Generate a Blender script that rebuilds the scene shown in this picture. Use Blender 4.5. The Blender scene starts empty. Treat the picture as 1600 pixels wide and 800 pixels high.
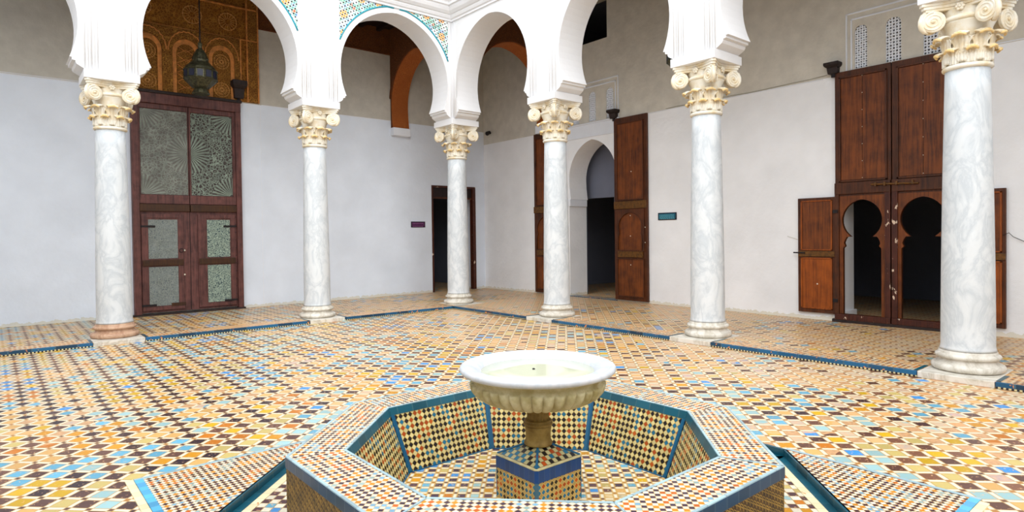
import bpy, bmesh, math, random
from math import sin, cos, pi, sqrt, radians, atan2
from mathutils import Vector, Matrix
from mathutils.geometry import tessellate_polygon
random.seed(7)
sc = bpy.context.scene
COL = sc.collection

# ------------------------------------------------------------------ camera, sky, exposure
CAM_POS = (-7.343, -10.442, 1.383)
YAW, PITCH, ROLL = 0.8709, -0.0160, -0.0125
cam_d = bpy.data.cameras.new('camera')
cam = bpy.data.objects.new('camera', cam_d)
COL.objects.link(cam)
_f = Vector((cos(YAW)*cos(PITCH), sin(YAW)*cos(PITCH), sin(PITCH)))
_r = Vector((sin(YAW), -cos(YAW), 0))
_u = _r.cross(_f)
_r2 = _r*cos(ROLL) + _u*sin(ROLL)
_u2 = _u*cos(ROLL) - _r*sin(ROLL)
cam.matrix_world = Matrix(((_r2.x, _u2.x, -_f.x, CAM_POS[0]), (_r2.y, _u2.y, -_f.y, CAM_POS[1]),
                           (_r2.z, _u2.z, -_f.z, CAM_POS[2]), (0, 0, 0, 1)))
cam_d.sensor_width = 36
cam_d.lens = 968.2/1600*36
cam_d.shift_y = -(400-382.4)/1600
cam_d.clip_start = 0.05
sc.camera = cam

world = bpy.data.worlds.new('overcast_sky')
sc.world = world
world.use_nodes = True
_bg = world.node_tree.nodes['Background']
_bg.inputs[0].default_value = (0.86, 0.93, 1.0, 1)
_bg.inputs[1].default_value = 1.0
sun_d = bpy.data.lights.new('soft_sun', 'SUN')
sun = bpy.data.objects.new('soft_sun', sun_d)
COL.objects.link(sun)
sun_d.energy = 1.5
sun_d.angle = radians(80)
sun_d.color = (1.0, 0.96, 0.9)
sun.rotation_euler = (radians(36), radians(-30), 0)
sc.view_settings.view_transform = 'Standard'
sc.view_settings.look = 'None'
sc.view_settings.gamma = 1
sc.view_settings.use_curve_mapping = False
sc.view_settings.exposure = 0.98
sc.cycles.max_bounces = 10
sc.cycles.diffuse_bounces = 8
sc.cycles.use_denoising = True

# ------------------------------------------------------------------ material helpers
def lin(c):
    o = []
    for v in c[:3]:
        v = v/255.0
        o.append(v/12.92 if v <= 0.04045 else ((v+0.055)/1.055)**2.4)
    return (o[0], o[1], o[2], 1)

class NT:
    def __init__(s, name, rough=0.6, spec=0.5):
        s.mat = bpy.data.materials.new(name)
        s.mat.use_nodes = True
        s.t = s.mat.node_tree
        s.b = s.t.nodes['Principled BSDF']
        s.b.inputs['Roughness'].default_value = rough
        s.b.inputs['Specular IOR Level'].default_value = spec
    def n(s, typ, **kw):
        nd = s.t.nodes.new(typ)
        for k, v in kw.items():
            setattr(nd, k, v)
        return nd
    def put(s, sock, v):
        if isinstance(v, bpy.types.NodeSocket):
            s.t.links.new(v, sock)
        elif isinstance(v, tuple) and len(v) == 3 and sock.type == 'RGBA':
            sock.default_value = lin(v)
        else:
            sock.default_value = v
    def m(s, op, a, b=0.0, c=0.0):
        nd = s.n('ShaderNodeMath', operation=op)
        s.put(nd.inputs[0], a)
        s.put(nd.inputs[1], b)
        s.put(nd.inputs[2], c)
        return nd.outputs[0]
    def mix(s, f, a, b, mode='MIX'):
        nd = s.n('ShaderNodeMix', data_type='RGBA', blend_type=mode)
        s.put(nd.inputs[0], f)
        s.put(nd.inputs[6], a)
        s.put(nd.inputs[7], b)
        return nd.outputs[2]
    def ramp(s, f, stops, const=False):
        nd = s.n('ShaderNodeValToRGB')
        cr = nd.color_ramp
        if const:
            cr.interpolation = 'CONSTANT'
        while len(cr.elements) < len(stops):
            cr.elements.new(0.5)
        for e, (p, c) in zip(cr.elements, stops):
            e.position = p
            e.color = lin(c) if len(c) == 3 else c
        s.put(nd.inputs[0], f)
        return nd.outputs[0]
    def uv(s):
        nd = s.n('ShaderNodeUVMap', uv_map='UVMap')
        sp = s.n('ShaderNodeSeparateXYZ')
        s.t.links.new(nd.outputs[0], sp.inputs[0])
        return nd.outputs[0], sp.outputs[0], sp.outputs[1]
    def obj(s):
        nd = s.n('ShaderNodeTexCoord')
        return nd.outputs['Object']
    def scaled(s, vec, sc3, off=None):
        nd = s.n('ShaderNodeMapping')
        s.put(nd.inputs[0], vec)
        nd.inputs['Scale'].default_value = sc3
        if off is not None:
            s.put(nd.inputs['Location'], off)
        return nd.outputs[0]
    def noise(s, vec, scale, detail=3, rough=0.55, dist=0.0):
        nd = s.n('ShaderNodeTexNoise')
        s.put(nd.inputs['Vector'], vec)
        nd.inputs['Scale'].default_value = scale
        nd.inputs['Detail'].default_value = detail
        nd.inputs['Roughness'].default_value = rough
        nd.inputs['Distortion'].default_value = dist
        return nd.outputs[0]
    def voro(s, vec, scale, feature='F1', out=0):
        nd = s.n('ShaderNodeTexVoronoi', feature=feature)
        s.put(nd.inputs['Vector'], vec)
        nd.inputs['Scale'].default_value = scale
        return nd.outputs[out]
    def white(s, x, y, seed=0.0):
        cb = s.n('ShaderNodeCombineXYZ')
        s.put(cb.inputs[0], x)
        s.put(cb.inputs[1], y)
        cb.inputs[2].default_value = seed
        nd = s.n('ShaderNodeTexWhiteNoise', noise_dimensions='3D')
        s.t.links.new(cb.outputs[0], nd.inputs[0])
        return nd.outputs[0]
    def bump(s, h, strength=0.3, dist=0.01):
        nd = s.n('ShaderNodeBump')
        nd.inputs['Strength'].default_value = strength
        nd.inputs['Distance'].default_value = dist
        s.put(nd.inputs['Height'], h)
        s.t.links.new(nd.outputs[0], s.b.inputs['Normal'])
    def col(s, c):
        s.put(s.b.inputs['Base Color'], c)
    def done(s):
        return s.mat

def plain(name, c, rough=0.6, metal=0.0, var=0.0, scale=8, bump=0.0, spec=0.5):
    k = NT(name, rough, spec)
    k.b.inputs['Metallic'].default_value = metal
    if var > 0:
        n = k.noise(k.obj(), scale, 5)
        lo = tuple(max(0, v*(1-var)) for v in c)
        hi = tuple(min(255, v*(1+var*0.5)) for v in c)
        k.col(k.ramp(n, [(0.3, lo), (0.7, hi)]))
        if bump > 0:
            k.bump(n, bump, 0.02)
    else:
        k.col(c)
    return k.done()

def mosaic(name, step, kind='checker', rot=45.0, palette=((0, (214, 120, 20)),), dark=(38, 28, 34), darks=0.5,
           white=(236, 228, 205), grout=(176, 140, 84), g=0.07, a=0.76, block=4.0, wear=0.0, wearcol=(226, 176, 126),
           rough=0.4, seed=0.0, dull=0.0, fade=0.0):
    k = NT(name, rough, 0.4)
    uvv, u, v = k.uv()
    u0 = u
    wob = k.noise(uvv, 9/step*0.1, 2)
    r = radians(rot)
    u = k.m('ADD', u, k.m('MULTIPLY', k.m('SUBTRACT', wob, 0.5), step*0.16))
    p = k.m('ADD', k.m('MULTIPLY', u, cos(r)/step), k.m('MULTIPLY', v, sin(r)/step))
    q = k.m('SUBTRACT', k.m('MULTIPLY', v, cos(r)/step), k.m('MULTIPLY', u, sin(r)/step))
    i, j = k.m('FLOOR', p), k.m('FLOOR', q)
    fx, fy = k.m('SUBTRACT', p, i), k.m('SUBTRACT', q, j)
    par = k.m('GREATER_THAN', k.m('FRACT', k.m('MULTIPLY', k.m('ADD', i, j), 0.5)), 0.25)
    r1 = k.white(i, j, seed+1)
    r2 = k.white(i, j, seed+2)
    bi = k.m('FLOOR', k.m('DIVIDE', k.m('ADD', i, j), block))
    bj = k.m('FLOOR', k.m('DIVIDE', k.m('SUBTRACT', i, j), block))
    rb = k.white(bi, bj, seed+3)
    sel = k.m('GREATER_THAN', k.white(i, j, seed+4), 0.3)
    rr = k.m('ADD', k.m('MULTIPLY', sel, rb), k.m('MULTIPLY', k.m('SUBTRACT', 1.0, sel), r2))
    pal = k.ramp(rr, list(palette), const=True)
    if kind == 'lattice':
        dn = k.m('ADD', k.m('MULTIPLY', k.noise(uvv, 0.35, 2), 2.2), k.m('MULTIPLY', r2, 0.5))
        dark = k.ramp(dn, [(0.95/2.7, dark), (1.55/2.7, (134, 88, 64))]) if False else k.mix(k.m('MINIMUM', 1.0, k.m('MAXIMUM', 0.0, k.m('ADD', k.m('SUBTRACT', dn, 1.15), k.m('MULTIPLY', k.m('MAXIMUM', 0.0, k.m('ADD', u0, 5.0)), fade*1.6)))), dark, (138, 92, 66))
    if kind == 'checker':
        c = k.mix(k.m('LESS_THAN', r1, darks), pal, dark)
        c = k.mix(par, c, white)
    else:
        nd = k.m('MULTIPLY', par, k.m('GREATER_THAN', r1, 0.12))
        c = k.mix(nd, pal, dark)
    # tile to tile tone
    tone = k.m('ADD', 0.76, k.m('MULTIPLY', r2, 0.28))
    tn = k.n('ShaderNodeCombineColor')
    for q_ in range(3):
        k.put(tn.inputs[q_], tone)
    c = k.mix(1.0, c, tn.outputs[0], 'MULTIPLY')
    if wear > 0:
        big = k.noise(uvv, 0.55, 3)
        wv = k.m('ADD', k.m('MULTIPLY', big, 1.5), k.m('MULTIPLY', k.white(i, j, seed+6), 0.35))
        if fade:
            wv = k.m('ADD', wv, k.m('MINIMUM', 0.5, k.m('MULTIPLY', k.m('MAXIMUM', 0.0, k.m('ADD', u0, 5.0)), fade)))
        wf = k.m('MULTIPLY', k.m('GREATER_THAN', wv, 1.45-wear), 0.85)
        fine = k.noise(uvv, 30, 3)
        wf = k.m('MULTIPLY', wf, k.m('ADD', 0.35, fine))
        c = k.mix(wf, c, wearcol)
        chip = k.m('MULTIPLY', k.m('GREATER_THAN', k.noise(uvv, 45, 3), 0.63), 0.7)
        c = k.mix(chip, c, wearcol)
    if kind == 'checker':
        e = k.m('MINIMUM', k.m('MINIMUM', fx, k.m('SUBTRACT', 1.0, fx)), k.m('MINIMUM', fy, k.m('SUBTRACT', 1.0, fy)))
        edge = k.m('LESS_THAN', e, g)
        c = k.mix(edge, c, grout)
    else:
        sx, sy = k.m('LESS_THAN', fx, a), k.m('LESS_THAN', fy, a)
        sq = k.m('MULTIPLY', sx, sy)
        dot = k.m('MULTIPLY', k.m('SUBTRACT', 1.0, sx), k.m('SUBTRACT', 1.0, sy))
        dc = k.mix(k.m('GREATER_THAN', r1, 0.45), dark, (176, 120, 60))
        c = k.mix(sq, k.mix(dot, white, dc), c)
        ex = k.m('MINIMUM', k.m('ABSOLUTE', k.m('SUBTRACT', fx, a)), k.m('MINIMUM', fx, k.m('SUBTRACT', 1.0, fx)))
        ey = k.m('MINIMUM', k.m('ABSOLUTE', k.m('SUBTRACT', fy, a)), k.m('MINIMUM', fy, k.m('SUBTRACT', 1.0, fy)))
        e = k.m('MINIMUM', ex, ey)
        edge = k.m('LESS_THAN', e, g)
        c = k.mix(k.m('MULTIPLY', edge, 0.75), c, grout)
    if dull > 0:
        c = k.mix(dull, c, (176, 148, 110))
    k.col(c)
    k.bump(k.m('ADD', k.m('MULTIPLY', edge, -1.0), k.m('MULTIPLY', r1, 0.3)), 0.25, 0.004)
    return k.done()

PAL_COURT = ((0, (104, 176, 206)), (0.18, (160, 198, 200)), (0.34, (218, 150, 24)), (0.48, (226, 176, 104)), (0.64, (200, 118, 24)),
             (0.7, (206, 184, 112)), (0.8, (66, 146, 214)), (0.86, (214, 170, 26)))
PAL_SMALL = ((0, (222, 138, 20)), (0.42, (120, 168, 196)), (0.6, (206, 98, 20)), (0.78, (150, 176, 176)), (0.9, (66, 50, 76)))
PAL_WALL = ((0, (24, 108, 142)), (0.3, (172, 70, 14)), (0.62, (36, 26, 30)), (0.8, (24, 108, 142)), (0.9, (186, 84, 14)))
M = {}
M['court'] = mosaic('court_tile', 0.128, 'lattice', 45, PAL_COURT, dark=(52, 34, 46), g=0.03, wear=0.3, fade=0.07, white=(230, 219, 192), grout=(184, 142, 80))
M['gallery'] = mosaic('gallery_tile', 0.128, 'lattice', 45, PAL_COURT, dark=(66, 44, 46), g=0.04, wear=0.34, fade=0.045,
                      white=(232, 214, 178), grout=(160, 124, 76), seed=9, dull=0.1)
M['border'] = mosaic('border_tile', 0.036, 'checker', 45, PAL_SMALL, dark=(116, 70, 62), darks=0.5, white=(226, 208, 176),
                     wear=0.5, seed=5)
M['sunk'] = mosaic('sunken_tile', 0.052, 'checker', 45, PAL_COURT, dark=(84, 52, 58), darks=0.42, g=0.05, wear=0.25, seed=15)
M['triangle'] = mosaic('small_mosaic', 0.0255, 'checker', 45, PAL_SMALL, dark=(70, 40, 48), darks=0.5, wear=0.1, seed=17, block=5)
M['rim'] = mosaic('rim_mosaic', 0.0233, 'checker', 45, PAL_SMALL, dark=(68, 46, 66), darks=0.5, g=0.05, grout=(200, 164, 100),
                  white=(228, 218, 196), seed=21, block=5)
M['inwall'] = mosaic('inner_wall_mosaic', 0.0248, 'checker', 45, PAL_WALL, dark=(26, 17, 24), darks=0.52, g=0.055,
                     white=(222, 206, 146), grout=(176, 148, 70), seed=25, block=3)
M['infloor'] = mosaic('basin_floor_tile', 0.076, 'lattice', 48, PAL_COURT, dark=(70, 52, 78), g=0.06, a=0.68, wear=0.35,
                      wearcol=(226, 206, 160), seed=31, grout=(206, 160, 70))
M['pyramid'] = mosaic('pyramid_mosaic', 0.027, 'checker', 0, PAL_WALL, dark=(26, 22, 26), darks=0.5, g=0.05,
                      white=(186, 178, 130), grout=(110, 90, 50), seed=41, block=4)
M['pedwall'] = mosaic('pedestal_mosaic', 0.022, 'checker', 45, PAL_WALL, dark=(36, 34, 30), darks=0.35, g=0.06,
                      white=(186, 160, 96), grout=(206, 170, 90), seed=43, block=4)

def band_tile(name, base, length, var=0.25, worn=0.15, dots=False):
    k = NT(name, 0.3, 0.5)
    uvv, u, v = k.uv()
    x = k.m('DIVIDE', u, length)
    i = k.m('FLOOR', x)
    f = k.m('FRACT', x)
    r = k.white(i, 0.0, 3)
    lo = tuple(int(c*(1-var)) for c in base)
    hi = tuple(min(255, int(c*(1+var))) for c in base)
    c = k.ramp(r, [(0, lo), (1, hi)])
    nz = k.noise(uvv, 14, 4)
    c = k.mix(k.m('GREATER_THAN', nz, 0.78-worn), c, (206, 130, 70))
    e = k.m('LESS_THAN', k.m('MINIMUM', f, k.m('SUBTRACT', 1.0, f)), 0.03)
    c = k.mix(e, c, tuple(int(q_*0.6+50) for q_ in base))
    if dots:
        dv = k.m('LESS_THAN', v, -0.04)
        dd = k.m('GREATER_THAN', k.m('FRACT', k.m('MULTIPLY', u, 26)), 0.5)
        c = k.mix(dv, c, k.mix(dd, (206, 196, 150), (40, 34, 40)))
    k.col(c)
    return k.done()
M['edge_blue'] = band_tile('blue_edge_tile', (16, 74, 108), 0.24, 0.3, 0.16, True)
M['riser'] = band_tile('teal_riser_tile', (14, 76, 94), 0.18, 0.3, 0.08)
M['teal'] = band_tile('teal_band_tile', (14, 80, 98), 0.11, 0.15, 0.03)
M['tealstrip'] = band_tile('teal_strip_tile', (16, 82, 116), 0.5, 0.15, 0.03)
M['navy'] = band_tile('navy_band_tile', (14, 54, 84), 0.09, 0.12, 0.06)
M['cobalt'] = band_tile('cobalt_band_tile', (8, 58, 112), 0.04, 0.12, 0.0)
M['paleblue'] = band_tile('pale_blue_strip', (158, 184, 192), 0.14, 0.12, 0.06)
M['sky_tile'] = band_tile('sky_blue_tile', (84, 168, 214), 0.07, 0.15, 0.04)
M['cream_tile'] = band_tile('cream_tile', (236, 220, 176), 0.07, 0.08, 0.08)
M['turquoise'] = plain('turquoise_glaze', (20, 156, 176), 0.3)
M['cream_stone'] = plain('cream_slab', (196, 186, 140), 0.5, var=0.15, scale=20)

def plaster(name, c, bump=0.25, var=0.05, seam=None, upper=(204, 196, 182)):
    k = NT(name, 0.85, 0.2)
    o = k.obj()
    n1 = k.noise(o, 1.3, 4)
    n2 = k.noise(o, 14, 4)
    lo = tuple(v*(1-var) for v in c)
    cc = k.ramp(n1, [(0.3, lo), (0.7, c)])
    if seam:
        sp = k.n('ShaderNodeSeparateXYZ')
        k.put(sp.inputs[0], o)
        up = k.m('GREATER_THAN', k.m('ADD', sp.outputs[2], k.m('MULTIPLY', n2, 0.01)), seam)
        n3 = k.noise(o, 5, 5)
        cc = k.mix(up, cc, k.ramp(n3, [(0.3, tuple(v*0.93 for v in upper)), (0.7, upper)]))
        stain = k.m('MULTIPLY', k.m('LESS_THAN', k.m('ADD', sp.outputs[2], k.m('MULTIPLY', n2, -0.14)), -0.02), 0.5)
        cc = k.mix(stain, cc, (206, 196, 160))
    k.col(cc)
    k.bump(k.m('ADD', n2, k.m('MULTIPLY', n1, 1.5)), bump, 0.02)
    return k.done()
M['wall'] = plaster('white_limewash', (238, 242, 250), 0.3)
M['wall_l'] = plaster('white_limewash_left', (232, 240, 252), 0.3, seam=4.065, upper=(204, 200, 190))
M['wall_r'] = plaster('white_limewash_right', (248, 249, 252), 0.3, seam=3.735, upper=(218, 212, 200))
M['arcade'] = plaster('white_stucco', (233, 233, 235), 0.1, 0.02)
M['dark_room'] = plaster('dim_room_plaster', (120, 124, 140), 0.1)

def marble(name, base, vein):
    k = NT(name, 0.42, 0.4)
    inf = k.n('ShaderNodeObjectInfo')
    o = k.scaled(k.obj(), (1, 1, 0.55), None)
    ad = k.n('ShaderNodeVectorMath', operation='ADD')
    k.put(ad.inputs[0], o)
    k.put(ad.inputs[1], inf.outputs['Location'])
    v = ad.outputs[0]
    n = k.noise(v, 4.5, 8, 0.62, 0.7)
    n2 = k.noise(v, 9, 6, 0.65, 1.0)
    f = k.m('ABSOLUTE', k.m('SUBTRACT', n, 0.5))
    c = k.ramp(f, [(0.0, vein), (0.035, tuple((a+b)/2 for a, b in zip(base, vein))), (0.10, base)])
    c = k.mix(k.m('MULTIPLY', n2, 0.5), c, tuple(v_*0.88 for v_ in base))
    k.col(c)
    k.bump(n2, 0.08, 0.005)
    return k.done()
M['marble'] = marble('grey_veined_marble', (222, 226, 229), (194, 201, 207))
M['base'] = marble('base_marble', (228, 223, 213), (190, 182, 166))
M['basin_marble'] = marble('bowl_marble', (218, 219, 223), (196, 202, 208))

def aged(name, c, stain, scale=9, thr=0.5):
    k = NT(name, 0.6, 0.3)
    n = k.noise(k.obj(), scale, 5, 0.6)
    k.col(k.ramp(n, [(thr-0.12, c), (thr+0.16, stain)]))
    k.bump(n, 0.2, 0.008)
    return k.done()
M['capital'] = aged('carved_limestone', (234, 229, 216), (218, 196, 152), 7, 0.55)
M['leaf'] = aged('gilded_stained_limestone', (222, 184, 112), (236, 214, 170), 11, 0.5)
M['bowl_side'] = aged('mossy_marble', (206, 196, 158), (160, 146, 96), 9, 0.5)
M['stem'] = aged('ochre_stained_stone', (150, 124, 66), (110, 84, 34), 12, 0.5)

def wood(name, c, dark, scale=5.0, rough=0.5, streak=26, flakes=0.0):
    k = NT(name, rough, 0.35)
    o = k.obj()
    g = k.noise(k.scaled(o, (streak, streak, 1.3)), 1.6, 6, 0.6, 0.6)
    b = k.noise(o, scale, 4)
    f = k.m('ADD', k.m('MULTIPLY', g, 0.6), k.m('MULTIPLY', b, 0.4))
    cc = k.ramp(f, [(0.36, dark), (0.62, c)])
    if flakes > 0:
        fl = k.m('GREATER_THAN', k.noise(k.scaled(o, (1, 1, 0.5)), 16, 5, 0.6), 0.74-flakes)
        cc = k.mix(fl, cc, (214, 190, 168))
    k.col(cc)
    k.bump(g, 0.25, 0.01)
    return k.done()
M['wood'] = wood('walnut_door_wood', (126, 64, 18), (66, 30, 8))
M['wood_stile'] = wood('dark_stile_wood', (92, 46, 16), (48, 22, 8))
M['wood_flaky'] = wood('flaking_painted_wood', (84, 38, 22), (50, 20, 14), flakes=0.09)
M['wood_orange'] = wood('orange_door_wood', (160, 80, 16), (104, 46, 8))
M['wood_brass'] = plain('tarnished_brass_strap', (104, 66, 18), 0.45, 0.3, 0.3, 20)
M['door_red'] = wood('faded_red_door_wood', (112, 68, 62), (62, 36, 34), 8, streak=14)
M['door_bar'] = wood('dark_crossbar_wood', (74, 42, 12), (46, 24, 8))
M['iron'] = plain('dark_iron', (34, 28, 30), 0.6, 0.4, 0.2, 20)
M['black_wood'] = plain('blackened_wood', (40, 26, 24), 0.7, 0, 0.4, 14, 0.3)
M['dark_ceiling'] = wood('dark_ceiling_wood', (44, 30, 30), (22, 14, 18), 3)
M['wire'] = plain('grey_wire', (160, 156, 138), 0.6)
M['white_chip'] = plain('white_stud', (236, 226, 206), 0.5)
M['plaque_purple'] = plain('purple_plaque', (84, 36, 84), 0.4, var=0.3, scale=40)
M['plaque_black'] = plain('black_plaque_frame', (14, 10, 30), 0.4)
M['plaque_teal'] = plain('teal_plaque', (8, 92, 116), 0.4)
M['plaque_text'] = plain('plaque_lettering', (96, 170, 186), 0.5)
M['pink_text'] = plain('pink_lettering', (160, 96, 150), 0.5)
M['glass_blue'] = plain('blue_lantern_glass', (14, 18, 44), 0.45)
M['glass_green'] = plain('green_lantern_glass', (80, 96, 60), 0.3, var=0.4, scale=30)
M['lantern_metal'] = plain('green_bronze', (74, 72, 52), 0.45, 0.6, 0.5, 30, 0.3)

def carved(name, hi, lo, scale=10.0):
    k = NT(name, 0.75, 0.2)
    uvv, u, v = k.uv()
    wv = k.noise(uvv, 5, 2)
    d = k.voro(uvv, scale, 'DISTANCE_TO_EDGE')
    d2 = k.voro(uvv, scale*2.3, 'DISTANCE_TO_EDGE')
    h = k.m('MINIMUM', k.m('MULTIPLY', d, 3.0), k.m('MULTIPLY', d2, 5.0))
    k.col(k.mix(wv, k.ramp(h, [(0.05, hi), (0.35, lo)]), lo))
    k.bump(h, 0.7, 0.02)
    return k.done()
M['stucco'] = carved('carved_ochre_stucco', (206, 142, 60), (128, 80, 28), 17)
M['stucco_fine'] = carved('fine_carved_stucco', (220, 158, 74), (110, 68, 26), 30)
M['stucco_plain'] = plain('ochre_stucco_moulding', (206, 132, 62), 0.7, 0, 0.2, 12, 0.2)
M['frieze'] = carved('carved_cedar_frieze', (140, 84, 44), (96, 54, 30), 24)
M['orange_soffit'] = carved('orange_carved_soffit', (204, 122, 62), (172, 94, 42), 32)
M['rosette_stucco'] = plain('rosette_stucco', (200, 140, 70), 0.7, 0, 0.3, 30, 0.4)

def weave(name):
    k = NT(name, 0.5, 0.4)
    uvv, u, v = k.uv()
    cw, ch = 0.027, 0.036
    x = k.m('DIVIDE', u, cw)
    i = k.m('FLOOR', x)
    fx = k.m('SUBTRACT', x, i)
    y = k.m('ADD', k.m('DIVIDE', v, ch), k.m('MULTIPLY', i, 0.37))
    fy = k.m('FRACT', y)
    bar = k.m('MULTIPLY', k.m('LESS_THAN', k.m('ABSOLUTE', k.m('SUBTRACT', fx, 0.1)), 0.08), k.m('LESS_THAN', fy, 0.72))
    d1 = k.m('LESS_THAN', k.m('ABSOLUTE', k.m('SUBTRACT', k.m('FRACT', k.m('ADD', fy, k.m('MULTIPLY', fx, 0.45))), 0.5)), 0.07)
    d2 = k.m('LESS_THAN', k.m('ABSOLUTE', k.m('SUBTRACT', k.m('FRACT', k.m('ADD', fy, k.m('MULTIPLY', fx, 0.45))), 0.85)), 0.07)
    inner = k.m('GREATER_THAN', fx, 0.26)
    f = k.m('MAXIMUM', bar, k.m('MULTIPLY', inner, k.m('MAXIMUM', d1, d2)))
    nz = k.noise(uvv, 12, 3)
    lightc = k.ramp(nz, [(0.35, (126, 98, 34)), (0.65, (176, 140, 62))])
    darkc = k.ramp(nz, [(0.35, (46, 26, 10)), (0.65, (92, 62, 18))])
    k.col(k.mix(f, darkc, lightc))
    k.bump(f, 0.4, 0.004)
    return k.done()
M['weave'] = weave('knotted_relief_tile')

def zellige(name):
    k = NT(name, 0.35, 0.5)
    uvv, u, v = k.uv()
    S = 0.34
    def frac_c(x, off=0.0):
        return k.m('SUBTRACT', k.m('FRACT', k.m('ADD', x, off)), 0.5)
    def rad(offx, offy):
        a = k.m('MULTIPLY', frac_c(k.m('DIVIDE', u, S), offx), S)
        b = k.m('MULTIPLY', frac_c(k.m('DIVIDE', v, S), offy), S)
        return k.m('SQRT', k.m('ADD', k.m('MULTIPLY', a, a), k.m('MULTIPLY', b, b)))
    rA, rB = rad(0, 0), rad(0.5, 0.5)
    st = 0.06
    r_ = radians(27)
    p = k.m('ADD', k.m('MULTIPLY', u, cos(r_)/st), k.m('MULTIPLY', v, sin(r_)/st))
    q = k.m('SUBTRACT', k.m('MULTIPLY', v, cos(r_)/st), k.m('MULTIPLY', u, sin(r_)/st))
    fx, fy = frac_c(p), frac_c(q)
    d = k.m('SQRT', k.m('ADD', k.m('MULTIPLY', fx, fx), k.m('MULTIPLY', fy, fy)))
    ci = k.white(k.m('FLOOR', k.m('DIVIDE', u, S)), k.m('FLOOR', k.m('DIVIDE', v, S)), 4)
    small = k.white(k.m('FLOOR', p), k.m('FLOOR', q), 5)
    pal = k.ramp(small, [(0, (120, 190, 160)), (0.3, (226, 236, 238)), (0.62, (70, 176, 170)), (0.8, (126, 162, 214)), (0.9, (226, 236, 230))], True)
    c = k.mix(k.m('LESS_THAN', rA, 0.075), pal, (244, 158, 24))
    c = k.mix(k.m('LESS_THAN', rB, 0.06), c, k.ramp(ci, [(0, (214, 96, 30)), (0.45, (44, 160, 150)), (0.75, (96, 140, 206))], True))
    c = k.mix(k.m('LESS_THAN', k.m('ABSOLUTE', k.m('SUBTRACT', d, 0.36)), 0.055), c, (246, 246, 238))
    c = k.mix(k.m('LESS_THAN', d, 0.24), c, (14, 14, 22))
    k.col(c)
    return k.done()
M['zellige'] = zellige('star_zellige_tile')

def painted(name, zc, base, line, cont, hh=0.78, hw=0.76):
    """door panel painted with sunburst stars: centre on the meeting line, quarters in the corners"""
    k = NT(name, 0.6, 0.3)
    uvv, u, v = k.uv()
    def star(cx, cy, R):
        dx, dy = k.m('SUBTRACT', u, cx), k.m('SUBTRACT', v, cy)
        r = k.m('SQRT', k.m('ADD', k.m('MULTIPLY', dx, dx), k.m('MULTIPLY', dy, dy)))
        an = k.m('ARCTAN2', dy, dx)
        ray = k.m('GREATER_THAN', k.m('SINE', k.m('MULTIPLY', an, 32.0)), k.m('SUBTRACT', 0.6, k.m('MULTIPLY', r, 0.7/R)))
        inr = k.m('MULTIPLY', k.m('LESS_THAN', r, R), k.m('GREATER_THAN', r, R*0.16))
        hub = k.m('LESS_THAN', r, R*0.12)
        return k.m('MULTIPLY', ray, inr), k.m('LESS_THAN', r, R), hub
    web = k.m('LESS_THAN', k.voro(uvv, 17, 'DISTANCE_TO_EDGE'), 0.085)
    web2 = k.m('MULTIPLY', k.m('SUBTRACT', 1.0, web), k.m('GREATER_THAN', k.voro(uvv, 17), 0.2))
    f = web2
    for cx, cy, R in ((0, zc, 0.36), (hw, zc+hh, 0.36), (-hw, zc+hh, 0.36), (hw, zc-hh, 0.36), (-hw, zc-hh, 0.36)):
        ry, ins, hub = star(cx, cy, R)
        f = k.m('ADD', k.m('MULTIPLY', f, k.m('SUBTRACT', 1.0, ins)), k.m('MAXIMUM', ry, hub))
    nz = k.noise(uvv, 5, 5, 0.65)
    bc = k.ramp(nz, [(0.35, tuple(c*0.75 for c in base)), (0.65, base)])
    fade = k.ramp(k.noise(uvv, 20, 4), [(0.3, (0.3, 0.3, 0.3, 1)), (0.7, (1, 1, 1, 1))])
    f = k.m('MULTIPLY', f, cont)
    sp = k.n('ShaderNodeSeparateColor')
    k.put(sp.inputs[0], fade)
    f = k.m('MULTIPLY', f, sp.outputs[0])
    c = k.mix(f, bc, line)
    c = k.mix(k.m('MULTIPLY', k.noise(uvv, 60, 3), 0.35), c, (90, 80, 84))
    k.col(c)
    k.bump(f, 0.3, 0.005)
    return k.done()
M['paint_faded'] = painted('faded_star_painting', 2.97, (148, 158, 146), (84, 68, 66), 0.8)
M['paint_clear'] = painted('clear_star_painting', 2.97, (146, 164, 148), (48, 32, 30), 1.3)
def arabesque(name, base, line, scale, cont):
    k = NT(name, 0.6, 0.3)
    uvv, u, v = k.uv()
    d = k.voro(uvv, scale, 'F1')
    rings = k.m('GREATER_THAN', k.m('SINE', k.m('MULTIPLY', d, 26.0)), 0.25)
    e = k.m('LESS_THAN', k.voro(uvv, scale*1.7, 'DISTANCE_TO_EDGE'), 0.06)
    f = k.m('MULTIPLY', k.m('MAXIMUM', rings, e), cont)
    nz = k.noise(uvv, 7, 4)
    k.col(k.mix(f, k.ramp(nz, [(0.35, tuple(c*0.8 for c in base)), (0.7, base)]), line))
    k.bump(f, 0.4, 0.004)
    return k.done()
M['arab_faded'] = arabesque('faded_arabesque', (112, 122, 124), (154, 160, 150), 16, 0.6)
M['arab_clear'] = arabesque('clear_arabesque', (70, 90, 94), (168, 184, 166), 14, 0.8)

def water():
    k = NT('bowl_water', 0.04, 0.5)
    k.col((208, 210, 184))
    k.b.inputs['IOR'].default_value = 1.33
    k.bump(k.noise(k.obj(), 20, 2), 0.02, 0.002)
    return k.done()
M['water'] = water()

# ------------------------------------------------------------------ geometry helpers
class Frame:
    def __init__(s, o, U, V, N):
        s.o, s.U, s.V, s.N = Vector(o), Vector(U), Vector(V), Vector(N)
    def p(s, a, b, c=0.0):
        return s.o + s.U*a + s.V*b + s.N*c
WORLD = Frame((0, 0, 0), (1, 0, 0), (0, 1, 0), (0, 0, 1))

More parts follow.
